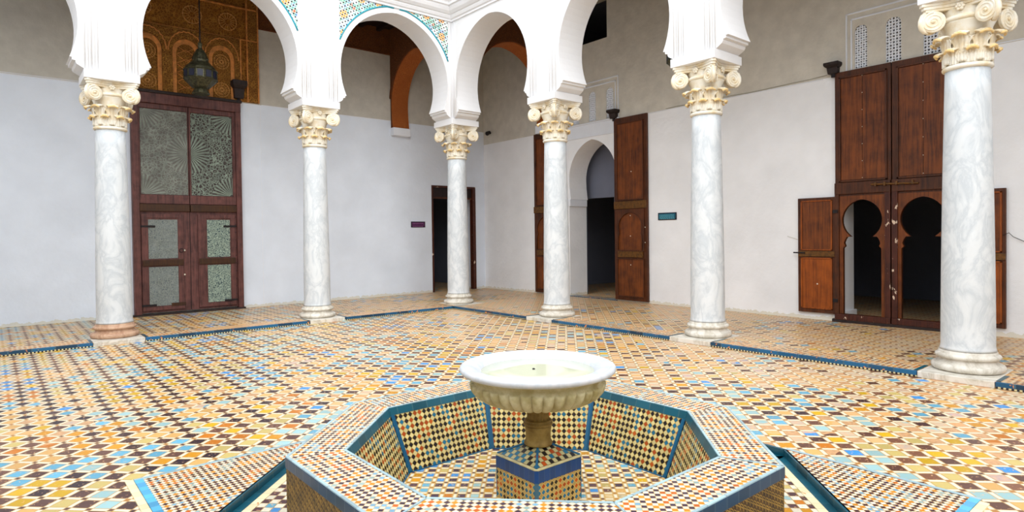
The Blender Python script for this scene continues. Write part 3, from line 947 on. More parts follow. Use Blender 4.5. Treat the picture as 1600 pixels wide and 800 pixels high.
# ------------------------------------------------------------------ marble columns
def make_column():
    root = thing('marble_column', (0, 0, 0), 'x', 'column', 'marble columns carrying the courtyard arcades')
    MB().box(-0.305, 0.305, -0.434, 0.30, -0.06, 0.002).build('plinth', 'base', root, bevel=0.006)
    def torus(r0, z0, z1, bul, n=8):
        zm, h = (z0+z1)/2, (z1-z0)/2
        return [(r0+bul*cos(t), zm+h*sin(t)) for t in [-pi/2+pi*i/n for i in range(n+1)]]
    prof = [(0.20, 0.002)]+torus(0.262, 0.002, 0.078, 0.042)+[(0.252, 0.082), (0.238, 0.10), (0.236, 0.112), (0.246, 0.122)] \
        + torus(0.244, 0.122, 0.168, 0.026)+[(0.240, 0.172), (0.240, 0.19), (0.228, 0.20), (0.2, 0.202)]
    MB().lathe(prof, 64).build('column_base', 'base', root, smooth=True)
    sh = [(0.234, 0.202), (0.226, 0.225), (0.222, 0.25)]
    for i in range(1, 13):
        t = i/12
        sh.append((0.222-0.038*(t**1.5), 0.25+t*(2.93-0.25)))
    MB().lathe(sh, 64).build('shaft', 'marble', root, smooth=True)
    # capital
    ring = [(0.18, 2.925)]+torus(0.188, 2.93, 2.975, 0.022)+[(0.18, 2.98)]
    bell = [(0.176, 2.97), (0.178, 3.10), (0.184, 3.22), (0.20, 3.32), (0.225, 3.37), (0.232, 3.385)] + torus(0.222, 3.385, 3.435, 0.03) + [(0.22, 3.44), (0.24, 3.50), (0.2, 3.51)]
    cap = MB().lathe(ring, 56).lathe(bell, 56).build('capital', 'capital', root, smooth=True)
    # abacus with hollowed sides
    def abacus(ext, z0, z1):
        pts = []
        for k in range(4):
            an = k*pi/2
            for i in range(13):
                t = -1+2*i/12
                x = t*(ext-0.035)
                y = -(ext - 0.085*cos(t*pi/2)**1.2 if abs(t) < 1 else ext)
                pts.append((x*cos(an)-y*sin(an), x*sin(an)+y*cos(an)))
        return pts
    b = MB()
    b.prism(abacus(0.30, 0, 0), 3.50, 3.525).prism(abacus(0.312, 0, 0), 3.525, 3.555).prism(abacus(0.325, 0, 0), 3.555, 3.585)
    b.build('abacus', 'capital', cap, bevel=0.004)
    # volutes: a spiral on a round eye disc, two at each corner
    b = MB()
    R0 = 0.098
    disc = [(0.0, -0.02), (R0, -0.02), (R0+0.004, -0.01), (R0+0.004, 0.012), (R0-0.006, 0.018), (0.0, 0.018)]
    b.lathe(disc[1:-1], 28)
    sp = []
    n = 60
    for i in range(n+1):
        t = i/n
        an = pi/2+2.4*2*pi*t
        r = (R0-0.006)*(1-t)**0.85+0.012*t
        sp.append(Vector((cos(an)*r, sin(an)*r, 0.018)))
    b.tube(sp, [0.0105-0.004*i/n for i in range(n+1)], 6)
    b.lathe([(0.016, 0.015), (0.016, 0.03), (0.006, 0.036)], 12)
    b.v = [Vector((q.x, -q.z, q.y)) for q in b.v]         # disc now faces -y
    vol = b.build('volute', 'capital', cap, smooth=False)
    b = MB()
    for k in range(4):
        d = Vector((cos(pi/4+k*pi/2), sin(pi/4+k*pi/2), 0))
        b.tube([d*r+Vector((0, 0, z)) for r, z in ((0.385, 3.50), (0.418, 3.47), (0.432, 3.43), (0.434, 3.39), (0.424, 3.35), (0.40, 3.32), (0.37, 3.305))], [0.02, 0.024, 0.026, 0.027, 0.026, 0.022, 0.015], 8)
    b.build('volute_strap', 'capital', cap, smooth=True)
    first = True
    for k in range(4):
        for s in (-1, 1):
            o = vol if first else vol.copy()
            if not first:
                COL.objects.link(o)
                o.parent = cap
            o.rotation_mode = 'XYZ'
            tilt = -s*radians(20)
            base = Matrix.Translation((s*0.213, -0.262, 3.405)) @ Matrix.Rotation(tilt, 4, 'Z')
            if s > 0:
                base = base @ Matrix.Diagonal((-1, 1, 1, 1))
            o.matrix_local = Matrix.Rotation(k*pi/2, 4, 'Z') @ base
            first = False
    # acanthus leaves
    def leaf(name, h, w, z0, r0, lean, curl):
        nu, nv = 14, 18
        vs, fs = [], []
        for i in range(nv+1):
            t = i/nv
            z = z0+h*min(t/0.8, 1.0)
            out = r0+lean*t**3
            if t > 0.66:
                a = (t-0.66)/0.34
                ang = a*pi*1.05
                z = z0+h*(0.66/0.8)+curl*sin(min(ang, pi*0.9))*0.9
                out = r0+lean*0.66**3+curl*(1-cos(ang))
            ww = w*(0.62+0.38*sin(pi*min(t*1.02, 1)*0.9))*(1+0.16*sin(t*24))
            if t > 0.9:
                ww *= 1-(t-0.9)*5
            for j in range(nu+1):
                s = -1+2*j/nu
                x = s*ww
                rib = 0.007*cos(s*pi*4)+0.008*(1-abs(s))
                rr = out+rib-0.02*s*s*(1-t)+(0.022*s*s*(-1 if t > 0.7 else 0.2))
                vs.append((x, -rr, z-0.012*s*s*(1 if t > 0.66 else 0)))
        for i in range(nv):
            for j in range(nu):
                a = i*(nu+1)+j
                fs.append((a, a+1, a+nu+2, a+nu+1))
        return MB().add(vs, fs).build(name, 'leaf' if False else 'capital', cap, smooth=True, solid=0.012, fix=False)
    small = leaf('acanthus_leaf', 0.145, 0.062, 2.975, 0.188, 0.01, 0.034)
    big = leaf('acanthus_leaf', 0.285, 0.075, 2.99, 0.190, 0.05, 0.042)
    for proto, off in ((small, pi/8), (big, 0.0)):
        for k in range(8):
            o = proto if k == 0 else proto.copy()
            if k:
                COL.objects.link(o)
                o.parent = cap
            o.rotation_euler = (0, 0, off+k*pi/4)
    # gilded curling tips, a darker stained edge on every leaf
    def tip(z, r, w, nm):
        b = MB()
        pts = []
        for i in range(9):
            s = -1+i/4
            pts.append(Vector((s*w, -(r-0.02*s*s), z-0.022*s*s)))
        b.tube(pts, [0.009, 0.014, 0.012, 0.017, 0.016, 0.017, 0.012, 0.014, 0.009], 7)
        return b.build(nm, 'leaf', cap, smooth=True)
    for proto, off in ((tip(3.105, 0.262, 0.048, 'leaf_tip'), pi/8), (tip(3.238, 0.298, 0.060, 'leaf_tip'), 0.0)):
        for k in range(8):
            o = proto if k == 0 else proto.copy()
            if k:
                COL.objects.link(o)
                o.parent = cap
            o.rotation_euler = (0, 0, off+k*pi/4)
    # rosette on the middle of each abacus side
    b = MB()
    for k in range(6):
        an = k*pi/3
        b.lathe([(0.002, 0.012), (0.014, 0.010), (0.017, 0.0), (0.012, -0.008)], 10, (cos(an)*0.026, sin(an)*0.026, 0))
    b.lathe([(0.004, 0.022), (0.012, 0.016), (0.013, 0.0)], 12)
    b.v = [Vector((q.x, -q.z-0.245, q.y+3.505)) for q in b.v]
    ros = b.build('rosette', 'capital', cap, smooth=True)
    for k in range(1, 4):
        o = ros.copy()
        COL.objects.link(o)
        o.parent = cap
        o.rotation_euler = (0, 0, k*pi/2)
    return root

col0 = make_column()
spots = [((-2*PL, 0), 0, 'grey-veined marble column in front of the painted double door, its base stained brown'),
         ((-PL, 0), 0, 'marble column between the painted door and the tiled corner arch'),
         ((0, 0), 0, 'slender marble column at the inner corner of the courtyard, before the small doorway'),
         ((0, -PR), -pi/2, 'marble column beside the horseshoe doorway, second from the corner'),
         ((0, -2*PR), -pi/2, 'marble column between the teal plaque and the big wooden gate'),
         ((0, -3*PR), -pi/2, 'nearest and largest marble column, standing in front of the big wooden gate')]
for i, ((x, y), rz, lab) in enumerate(spots):
    o = col0 if i == 0 else copy_tree(col0)
    o.location = (x, y, 0)
    o.rotation_euler = (0, 0, rz)
    o['label'] = lab
M['base_stained'] = marble('rust_stained_marble', (206, 170, 142), (170, 128, 100))
for ch in col0.children:
    if ch.name.startswith('column_base'):
        ch.data = ch.data.copy()
        ch.data.materials[0] = M['base_stained']

# ------------------------------------------------------------------ fountain basin
basin = thing('octagonal_fountain_basin', (FC.x, FC.y, ZB), 'octagonal mosaic-tiled fountain basin with a blue-edged rim in the middle foreground', 'fountain basin')
BO = Vector((FC.x, FC.y, ZB))
Ao, Ai, Ab = 1.30*cos(pi/8), 1.01*cos(pi/8), 0.85*cos(pi/8)
TT = math.tan(pi/8)
def side_frame(k):
    an = k*pi/4
    return Frame((FC.x, FC.y, 0), (-sin(an), cos(an), 0), (cos(an), sin(an), 0), (0, 0, 1))
def trap(a0, a1):
    return [(-a0*TT, a0), (a0*TT, a0), (a1*TT, a1), (-a1*TT, a1)]
for k in range(8):
    fr = side_frame(k)
    MB(fr).prism(trap(Ao-0.06, Ao), ZB, ZR-0.055).build('outer_panel', 'weave', basin, BO)
    MB(fr).prism(trap(Ao-0.06, Ao+0.005), ZR-0.055, ZR-0.002).build('blue_edge_band', 'navy', basin, BO, bevel=0.003)
    rim = MB(fr).prism(trap(Ao-0.004, Ai+0.004), ZR-0.04, ZR).build('rim_segment', 'rim', basin, BO)
    MB(fr).prism(trap(Ao+0.003, Ao-0.012), ZR-0.004, ZR+0.004).build('outer_edge_strip', 'paleblue', rim, BO, bevel=0.002)
    MB(fr).prism(trap(Ai+0.012, Ai-0.002), ZR-0.01, ZR+0.004).build('inner_edge_strip', 'paleblue', rim, BO, bevel=0.002)
    if k in (4, 5, 6):
        c_, s_ = cos(pi/8), sin(pi/8)
        w = 0.009
        P0, P1 = (Ai*TT, Ai), (Ao*TT, Ao)
        MB(fr).prism([(P0[0]-w, P0[1]), (P1[0]-w, P1[1]), (P1[0]+w*0.2, P1[1]), (P0[0]+w*0.2, P0[1])], ZR, ZR+0.004).build('mitre_strip', 'paleblue', rim, BO)
    # battered inner wall
    def slab(z0, z1, thick, lift, mat, name, x0=None, x1=None, inset=0.0):
        def A(z):
            return Ab+(Ai-Ab)*(z-ZB)/(ZR-ZB)
        vs = []
        for d in (-lift, thick):
            for z in (z0, z1):
                a = A(z)+d
                for s in (-1, 1):
                    if x0 is None:
                        u = s*(a)*TT
                    else:
                        u = (x0 if s < 0 else x1)(a*TT)
                    vs.append(fr.p(u, a, z))
        return MB(fr).add(vs, [(0, 1, 3, 2), (4, 6, 7, 5), (0, 2, 6, 4), (1, 5, 7, 3), (0, 4, 5, 1), (2, 3, 7, 6)]).build(name, mat, basin, BO)
    slab(ZB, ZR-0.04, 0.06, 0.0, 'inwall', 'inner_panel')
    slab(ZR-0.045, ZR-0.001, 0.03, 0.004, 'teal', 'inner_top_band')
    slab(ZB, ZR-0.045, 0.01, 0.005, 'tealstrip', 'corner_strip', lambda e: -e, lambda e: -e+0.018)
    slab(ZB, ZR-0.045, 0.01, 0.005, 'tealstrip', 'corner_strip', lambda e: e-0.018, lambda e: e)
    slab(ZB, ZB+0.012, 0.01, 0.005, 'tealstrip', 'foot_strip')
octp = [(Ab/cos(pi/8)*cos(pi/8+k*pi/4), Ab/cos(pi/8)*sin(pi/8+k*pi/4)) for k in range(8)]
MB(Frame((FC.x, FC.y, 0), (1, 0, 0), (0, 1, 0), (0, 0, 1))).prism(octp, ZB, ZB+0.006).build('basin_floor', 'infloor', basin, BO)
# pedestal in the middle
PC = Vector((-5.0, -7.868, 0))
PF = Frame(PC, (1, 0, 0), (0, 1, 0), (0, 0, 1))
hw, ch = 0.178, 0.016
def chsq(h, c):
    return [(h-c, -h), (h, -h+c), (h, h-c), (h-c, h), (-h+c, h), (-h, h-c), (-h, -h+c), (-h+c, -h)]
ped = MB(PF).prism(chsq(hw-0.004, ch), ZB, 0.075).build('pedestal', 'pedwall', basin, BO)
for sx, sy in ((-1, -1), (1, -1), (-1, 1), (1, 1)):
    fr = Frame(PF.p(sx*(hw-0.0165), sy*(hw-0.0165), 0), (1, 0, 0), (0, 1, 0), (0, 0, 1))
    MB(fr).prism(chsq(0.0135, 0.011), ZB, 0.072).build('pedestal_corner_strip', 'tealstrip', ped, BO)
MB(PF).prism(chsq(hw, ch), 0.072, 0.136).build('cobalt_band', 'cobalt', ped, BO)
MB(PF).prism(chsq(hw-0.001, ch), 0.136, 0.146).build('pedestal_ledge', 'cream_stone', ped, BO, bevel=0.003)
h0, h1, z0, z1 = hw-0.014, 0.05, 0.146, 0.2045
vs = [PF.p(-h0, -h0, z0), PF.p(h0, -h0, z0), PF.p(h0, h0, z0), PF.p(-h0, h0, z0), PF.p(-h1, -h1, z1), PF.p(h1, -h1, z1), PF.p(h1, h1, z1), PF.p(-h1, h1, z1)]
MB(PF).add(vs, [(0, 1, 5, 4), (1, 2, 6, 5), (2, 3, 7, 6), (3, 0, 4, 7), (4, 5, 6, 7), (3, 2, 1, 0)]).build('pedestal_roof', 'pyramid', ped, BO)
for i in range(4):
    MB(PF).tube([vs[i], vs[i+4]], 0.0075, 6).build('roof_ridge', 'tealstrip', ped, BO)

# ------------------------------------------------------------------ marble bowl on its stem
BP = Vector((PC.x, PC.y, 0.205))
bowl = thing('marble_fountain_bowl', tuple(BP), 'round white marble water bowl with gadrooned underside on an ochre stem, standing in the basin', 'fountain bowl')
stemp = [(0.05, 0.2048), (0.079, 0.2052), (0.081, 0.212), (0.078, 0.222), (0.072, 0.23), (0.070, 0.25), (0.071, 0.28), (0.076, 0.305), (0.074, 0.312)]
stem = MB().lathe(stemp, 96, (PC.x, PC.y, 0), lambda an, i: 1+(0.012*cos(an*30) if 4 < i < 7 else 0)).build('stem', 'stem', bowl, BP, smooth=True)
rg = [(0.06, 0.312)]+[(0.076+0.008*cos(t), 0.322+0.009*sin(t)) for t in [-pi/2+pi*i/6 for i in range(7)]]+[(0.074, 0.334), (0.079, 0.338), (0.074, 0.344), (0.05, 0.345)]
MB().lathe(rg, 64, (PC.x, PC.y, 0)).build('stem_ring', 'stem', stem, BP, smooth=True)
fl = [(0.05, 0.342), (0.064, 0.344), (0.060, 0.36), (0.059, 0.39), (0.063, 0.42), (0.072, 0.44), (0.05, 0.445)]
MB().lathe(fl, 120, (PC.x, PC.y, 0), lambda an, i: 1+0.045*abs(cos(an*10))).build('fluted_neck', 'stem', stem, BP, smooth=True)
gp = [(0.05, 0.434), (0.10, 0.434)]
for i in range(1, 13):
    t = i/12
    gp.append((0.10+0.275*sin(t*pi/2)**0.9, 0.434+0.128*(1-cos(t*pi/2))**1.05))
ng = len(gp)
gp += [(0.366, 0.566), (0.362, 0.575), (0.368, 0.588), (0.380, 0.60), (0.386, 0.612), (0.37, 0.614)]
def gad(an, i):
    if i < 1 or i >= ng:
        return 1
    f = sin(pi*min(1, (i-0.5)/(ng-1.2)))**0.4 if i < ng-1 else 0.45
    return 1+0.11*f*(abs(cos(an*19))**0.6-0.65)
MB().lathe(gp, 38*12, (PC.x, PC.y, 0), gad).build('gadrooned_underside', 'bowl_side', bowl, BP, smooth=True)
rp = [(0.36, 0.612), (0.412, 0.613), (0.427, 0.618), (0.436, 0.628), (0.438, 0.639), (0.434, 0.649), (0.424, 0.655), (0.412, 0.656), (0.409, 0.6535), (0.405, 0.6545),
      (0.395, 0.656), (0.37, 0.653), (0.345, 0.645), (0.328, 0.634), (0.318, 0.622), (0.30, 0.606), (0.2, 0.594), (0.05, 0.59)]
MB().lathe(rp, 96, (PC.x, PC.y, 0)).build('bowl_rim', 'basin_marble', bowl, BP, smooth=True)
MB().lathe([(0.001, 0.622), (0.15, 0.622), (0.317, 0.622), (0.3165, 0.619)], 72, (PC.x, PC.y, 0), cap=False).build('water', 'water', bowl, BP, smooth=True)
MB().lathe([(0.008, 0.6215), (0.008, 0.627), (0.004, 0.629)], 12, (PC.x-0.01, PC.y+0.02, 0)).build('water_spout', 'iron', bowl, BP, smooth=True)

# ------------------------------------------------------------------ doors
def dthing(name, loc, label):
    return tag(thing(name, loc, label, 'door'), kind='structure')
def nails(fr, pts, r, c, mat, name, parent, o):
    b = MB(fr)
    for a, z in pts:
        q = fr.p(a, z, c)
        b.tube([q, q+fr.N*r*0.7], [r, r*0.6], 8)
    b.build(name, mat, parent, o)

# painted double door on the left wall
O1 = FL.p(-4.47, 0.03, 0)
d1 = dthing('door_1', tuple(O1), 'tall closed double door of faded red wood with painted star panels, under the carved stucco')
F1 = Frame(FL.p(-4.47, 0, 0), FL.U, FL.V, FL.N)
b = MB(F1).box(-0.93, -0.82, 0.03, 4.0, 0, 0.12).box(0.83, 0.93, 0.03, 4.0, 0, 0.12).box(-0.93, 0.93, 3.84, 4.04, 0.0, 0.13)
b.build('door_frame', 'door_red', d1, O1, bevel=0.006)
MB(F1).box(-0.95, 0.95, 4.02, 4.075, 0.0, 0.16).build('door_head', 'black_wood', d1, O1, bevel=0.01)
for s in (-1, 1):
    x0, x1 = (-0.82, -0.006) if s < 0 else (0.006, 0.83)
    leaf_ = MB(F1).box(x0, x1, 0.05, 3.84, 0.02, 0.06).build('door_leaf', 'door_red', d1, O1)
    MB(F1).box(x0+0.035, x1-0.012*(s < 0)-0.06*(s > 0), 2.20, 3.74, 0.06, 0.068).build('painted_panel', 'paint_faded' if s < 0 else 'paint_clear', leaf_, O1, uvfr=F1)
    b = MB(F1).box(x0, x1, 2.03, 2.19, 0.06, 0.085).box(x0, x1, 3.75, 3.84, 0.06, 0.085)
    b.box(x0, x0+0.03, 2.19, 3.75, 0.06, 0.085).box(x1-0.012 if s < 0 else x1-0.055, x1, 2.19, 3.75, 0.06, 0.085)
    b.build('leaf_rail', 'door_red', leaf_, O1, bevel=0.004)
    MB(F1).box(x0, x1, 1.89, 2.02, 0.06, 0.11).build('cross_bar', 'door_bar', leaf_, O1, bevel=0.006)
    w0, w1, p0, p1 = (-0.80, -0.12, -0.69, -0.215) if s < 0 else (0.13, 0.80, 0.29, 0.70)
    MB(F1).box(w0, w1, 0.09, 1.84, 0.06, 0.078).build('wicket_door', 'door_red', leaf_, O1, bevel=0.003)
    b = MB(F1).box(w0, w1, 1.77, 1.84, 0.078, 0.092).box(w0, w1, 0.09, 0.15, 0.078, 0.092)
    b.box(w0, p0-0.01, 0.15, 1.77, 0.078, 0.092).box(p1+0.01, w1, 0.15, 1.77, 0.078, 0.092)
    b.build('wicket_frame', 'door_red', leaf_, O1, bevel=0.003)
    MB(F1).box(w0+0.01, w1-0.01, 0.90, 1.01, 0.08, 0.115).build('cross_bar', 'door_bar', leaf_, O1, bevel=0.006)
    MB(F1).box(p0, p1, 1.03, 1.74, 0.07, 0.084).build('painted_panel', 'arab_faded' if s < 0 else 'arab_clear', leaf_, O1, uvfr=F1)
    MB(F1).box(p0, p1, 0.17, 0.88, 0.07, 0.084).build('painted_panel', 'arab_faded' if s < 0 else 'arab_clear', leaf_, O1, uvfr=F1)
    for zz in (0.17, 1.6):
        MB(F1).box(w0-0.02 if s < 0 else w1-0.22, w0+0.22 if s < 0 else w1+0.02, zz, zz+0.035, 0.092, 0.1).build('strap_hinge', 'iron', leaf_, O1)
    if s < 0:
        MB(F1).box(w1-0.22, w1+0.02, 0.15, 0.21, 0.092, 0.1).build('foot_strap', 'door_bar', leaf_, O1)
        q = F1.p(-0.16, 1.17, 0.1)
        b = MB(F1)
        b.tube([q+F1.U*0.035*cos(2*pi*i/14)+F1.V*0.035*sin(2*pi*i/14) for i in range(14)], 0.006, 6, True)
        b.build('ring_handle', 'iron', leaf_, O1, smooth=True)
        nails(F1, [(-0.105, 1.17), (-0.11, 0.72)], 0.016, 0.09, 'white_chip', 'knob', leaf_, O1)
    pts = [((w0-0.015 if s < 0 else w1+0.012), 0.3+0.15*i) for i in range(11)]
    nails(F1, pts, 0.012, 0.06 if s < 0 else 0.06, 'iron', 'nail_row', leaf_, O1)
MB(F1).box(-0.006, 0.006, 0.05, 3.84, 0.02, 0.05).build('meeting_gap', 'iron', d1, O1)
MB(F1).box(-0.96, 0.96, 0.0, 0.03, 0.0, 0.13).build('threshold', 'black_wood', d1, O1)

# small dark doorway in the far corner
O2 = FL.p(1.585, 0, 0)
d2 = dthing('door_2', tuple(O2), 'narrow dark doorway with a red-brown wooden frame in the far corner, behind the corner column')
b = MB(FL).box(0.92, 0.965, 0, 2.62, -0.12, 0.015).box(2.16, 2.25, 0, 2.62, -0.12, 0.015).box(0.965, 2.16, 2.57, 2.62, -0.12, 0.015)
b.build('door_frame', 'wood_flaky', d2, O2, bevel=0.004)
MB(FL).box(0.965, 2.16, 2.30, 2.34, -0.1, -0.03).build('transom_bar', 'wood_stile', d2, O2)
MB(FL).box(0.965, 2.16, 2.34, 2.57, -0.09, -0.06).build('transom_panel', 'dark_ceiling', d2, O2)
lf = MB(Frame(FL.p(1.0, 0, -0.2), (0.12, 0.99, 0), (0, 0, 1), (0.99, -0.12, 0))).box(0, 0.6, 0.02, 2.28, -0.02, 0.02).build('open_leaf', 'dark_ceiling', d2, O2)

# leaves folded back beside the horseshoe doorway
def panelled_leaf(parent, O, a0, a1, flip, fl):
    lf = MB(FR).box(a0, a1, 0.03, 3.73, 0.01, 0.06).build('door_leaf', 'wood_stile', parent, O, bevel=0.004)
    i0, i1 = a0+0.085, a1-0.085
    pl = MB(FR)
    for q in range(3):
        pl.box(i0+(i1-i0)*q/3+0.002, i0+(i1-i0)*(q+1)/3-0.002, 2.07, 3.60, 0.06, 0.066)
    pl.build('upper_panel', 'wood', lf, O, bevel=0.002)
    def frame_box(z0, z1, w=0.022, c=0.085):
        b = MB(FR).box(i0-0.01, i0-0.01+w, z0, z1, 0.06, c).box(i1+0.01-w, i1+0.01, z0, z1, 0.06, c)
        b.box(i0, i1, z0, z0+w, 0.06, c).box(i0, i1, z1-w, z1, 0.06, c)
        b.build('panel_moulding', 'wood_stile', lf, O, bevel=0.004)
    frame_box(2.05, 3.62)
    MB(FR).box(a0+0.01, a1-0.01, 1.88, 2.03, 0.06, 0.092).build('brass_rail', 'wood_brass', lf, O, bevel=0.004)
    MB(FR).box(a0+0.1, a1-0.1, 0.90, 1.02, 0.06, 0.088).build('brass_rail', 'wood_brass', lf, O, bevel=0.004)
    MB(FR).box(i0, i1, 0.12, 0.86, 0.06, 0.066).build('lower_panel', 'wood', lf, O)
    frame_box(0.10, 0.88)
    c, hw_ = (i0+i1)/2, (i1-i0)/2-0.03
    arch = [(c+hw_*1.0, 1.05), (c+hw_, 1.33), (c+hw_-0.03, 1.38)] + [(c+(hw_)*cos(pi*t/14), 1.50+0.30*sin(pi*t/14)) for t in range(15)] + [(c-hw_+0.03, 1.38), (c-hw_, 1.33), (c-hw_, 1.05)]
    MB(FR).prism([(i0-0.02, 1.02), (i1+0.02, 1.02), (i1+0.02, 1.87), (i0-0.02, 1.87)], 0.06, 0.082, [arch]).build('arched_surround', 'wood_stile', lf, O, bevel=0.003)
    MB(FR).prism(arch, 0.06, 0.064).build('arched_panel', 'wood', lf, O)
    MB(FR).tube([FR.p(x, z, 0.085) for x, z in arch], 0.009, 6).build('arch_bead', 'wood_stile', lf, O, smooth=True)
    nails(FR, [(c, 1.33), (c, 1.74), (c, 0.75), (c+0.03, 2.62), (a1-0.05, 1.2), (a1-0.05, 1.5), (a1-0.045, 1.9)], 0.011, 0.066, 'white_chip', 'stud', lf, O)
    return lf
O3 = FR.p(D2, 0, 0)
d3 = dthing('door_3', tuple(O3), 'pair of tall brown panelled leaves folded back on either side of the horseshoe doorway')
panelled_leaf(d3, O3, -0.40, 0.42, False, 0)
panelled_leaf(d3, O3, 2.05, 2.88, True, 0)

# the big gate
O4 = FR.p(GC, 0.03, 0)
d4 = dthing('door_4', tuple(O4), 'big brown wooden gate with two horseshoe wicket openings, behind the nearest column')
def horseshoe(c, r=0.262):
    right = [(c+r, 0.13), (c+r, 1.12), (c+r-0.03, 1.15), (c+r-0.012, 1.20), (c+r-0.03, 1.25), (c+r-0.055, 1.29)]
    top = []
    cz, e = 1.54, 0.03
    R = r+0.012+e
    t0, t1 = -0.95, math.acos(e/R)
    for i in range(19):
        t = t0+(t1-t0)*i/18
        top.append((c-e+R*cos(t), cz+R*sin(t)))
    right += top
    left = [(2*c-x, z) for x, z in reversed(right[:-1])]
    return right+left
for s, a0, a1, hc in ((0, 6.40, GC-0.008, 6.775), (1, GC+0.008, 7.93, 7.555)):
    hs = horseshoe(hc)
    lf = MB(FR).prism([(a0, 0.05), (a1, 0.05), (a1, 3.77), (a0, 3.77)], 0.0, 0.05, [hs]).build('gate_leaf', 'wood_stile', d4, O4)
    i0, i1 = a0+0.085, a1-0.07
    for q in range(2):
        MB(FR).box(i0+(i1-i0)*q/2+0.0025, i0+(i1-i0)*(q+1)/2-0.0025, 2.14, 3.66, 0.05, 0.057).build('upper_board', 'wood', lf, O4, bevel=0.002)
    b = MB(FR).box(a0+0.06, a0+0.085, 2.11, 3.69, 0.05, 0.075).box(a1-0.07, a1-0.045, 2.11, 3.69, 0.05, 0.075)
    b.box(a0+0.06, a1-0.045, 2.11, 2.135, 0.05, 0.075).box(a0+0.06, a1-0.045, 3.665, 3.69, 0.05, 0.075)
    b.build('panel_moulding', 'wood_stile', lf, O4, bevel=0.003)
    MB(FR).box(a0, a1, 1.93, 2.10, 0.05, 0.085).build('lock_rail', 'wood_stile', lf, O4, bevel=0.005)
    MB(FR).prism([(a0+0.065, 0.13), (a1-0.065, 0.13), (a1-0.065, 1.90), (a0+0.065, 1.90)], 0.05, 0.062, [[(x, z+0.0005) for x, z in hs]] if False else [[(hc+(x-hc)*0.999, max(z, 0.131)) for x, z in hs]]).build('wicket_surround', 'wood', lf, O4)
    MB(FR).box(a0, a1, 0.04, 0.125, 0.05, 0.095).build('bottom_rail', 'wood_flaky', lf, O4, bevel=0.004)
    st = (a1-0.075, a1) if s == 0 else (a0, a0+0.075)
    MB(FR).box(*st, 0.125, 1.93, 0.05, 0.085).build('meeting_stile', 'wood_flaky', lf, O4, bevel=0.004)
    st = (a0, a0+0.06) if s == 0 else (a1-0.06, a1)
    MB(FR).box(*st, 0.125, 1.93, 0.05, 0.08).build('hanging_stile', 'wood_stile', lf, O4, bevel=0.004)
    pts = [(a0+0.385, 2.16+0.25*i) for i in range(7)] + ([(hc, 1.94)] if 0 else [])
    nails(FR, pts, 0.006, 0.057, 'white_chip', 'stud_row', lf, O4)
b = MB(FR)
b.tube([FR.p(6.92, 2.05, 0.105), FR.p(7.52, 2.03, 0.105)], 0.014, 8)
for a in (6.98, 7.1, 7.25, 7.45):
    b.box(a-0.012, a+0.012, 2.02, 2.07, 0.085, 0.125)
b.build('latch_bar', 'wood_brass', d4, O4)
def wicket(a0, a1, label, side):
    lf = MB(FR).box(a0, a1, 0.11, 1.90, 0.02, 0.055).build('wicket_leaf', 'wood_stile', d4, O4, bevel=0.004)
    i0, i1 = a0+0.06, a1-0.05
    MB(FR).box(i0, i1, 1.10, 1.84, 0.055, 0.06).build('wicket_panel', 'wood' , lf, O4)
    MB(FR).box(i0, i1, 0.19, 0.95, 0.055, 0.06).build('wicket_panel', 'wood_orange', lf, O4)
    b = MB(FR)
    for z0, z1 in ((0.17, 0.97), (1.08, 1.86)):
        b.box(i0-0.012, i0+0.01, z0, z1, 0.055, 0.072).box(i1-0.01, i1+0.012, z0, z1, 0.055, 0.072)
        b.box(i0-0.012, i1+0.012, z0, z0+0.02, 0.055, 0.072).box(i0-0.012, i1+0.012, z1-0.02, z1, 0.055, 0.072)
    b.build('panel_moulding', 'wood_orange', lf, O4, bevel=0.003)
    MB(FR).box(a0+0.01, a1, 0.985, 1.07, 0.055, 0.078).build('wicket_rail', 'wood_brass', lf, O4, bevel=0.004)
    for z in (0.3, 1.65):
        MB(FR).box(*( (a1-0.02, a1+0.05) if side else (a0-0.05, a0+0.02)), z, z+0.05, 0.055, 0.095).build('hinge', 'iron', lf, O4)
    return lf
lf = wicket(5.83, 6.395, '', True)
b = MB(FR)
b.tube([FR.p(5.77, 1.045, 0.085), FR.p(5.95, 1.04, 0.085)], 0.011, 8)
b.build('slide_bolt', 'iron', lf, O4)
nails(FR, [(6.13, 0.56)], 0.012, 0.06, 'white_chip', 'stud', lf, O4)
wicket(7.935, 8.47, '', False)
MB(FR).box(6.36, 7.97, 0.0, 0.045, -0.02, 0.09).build('threshold', 'black_wood', d4, O4)

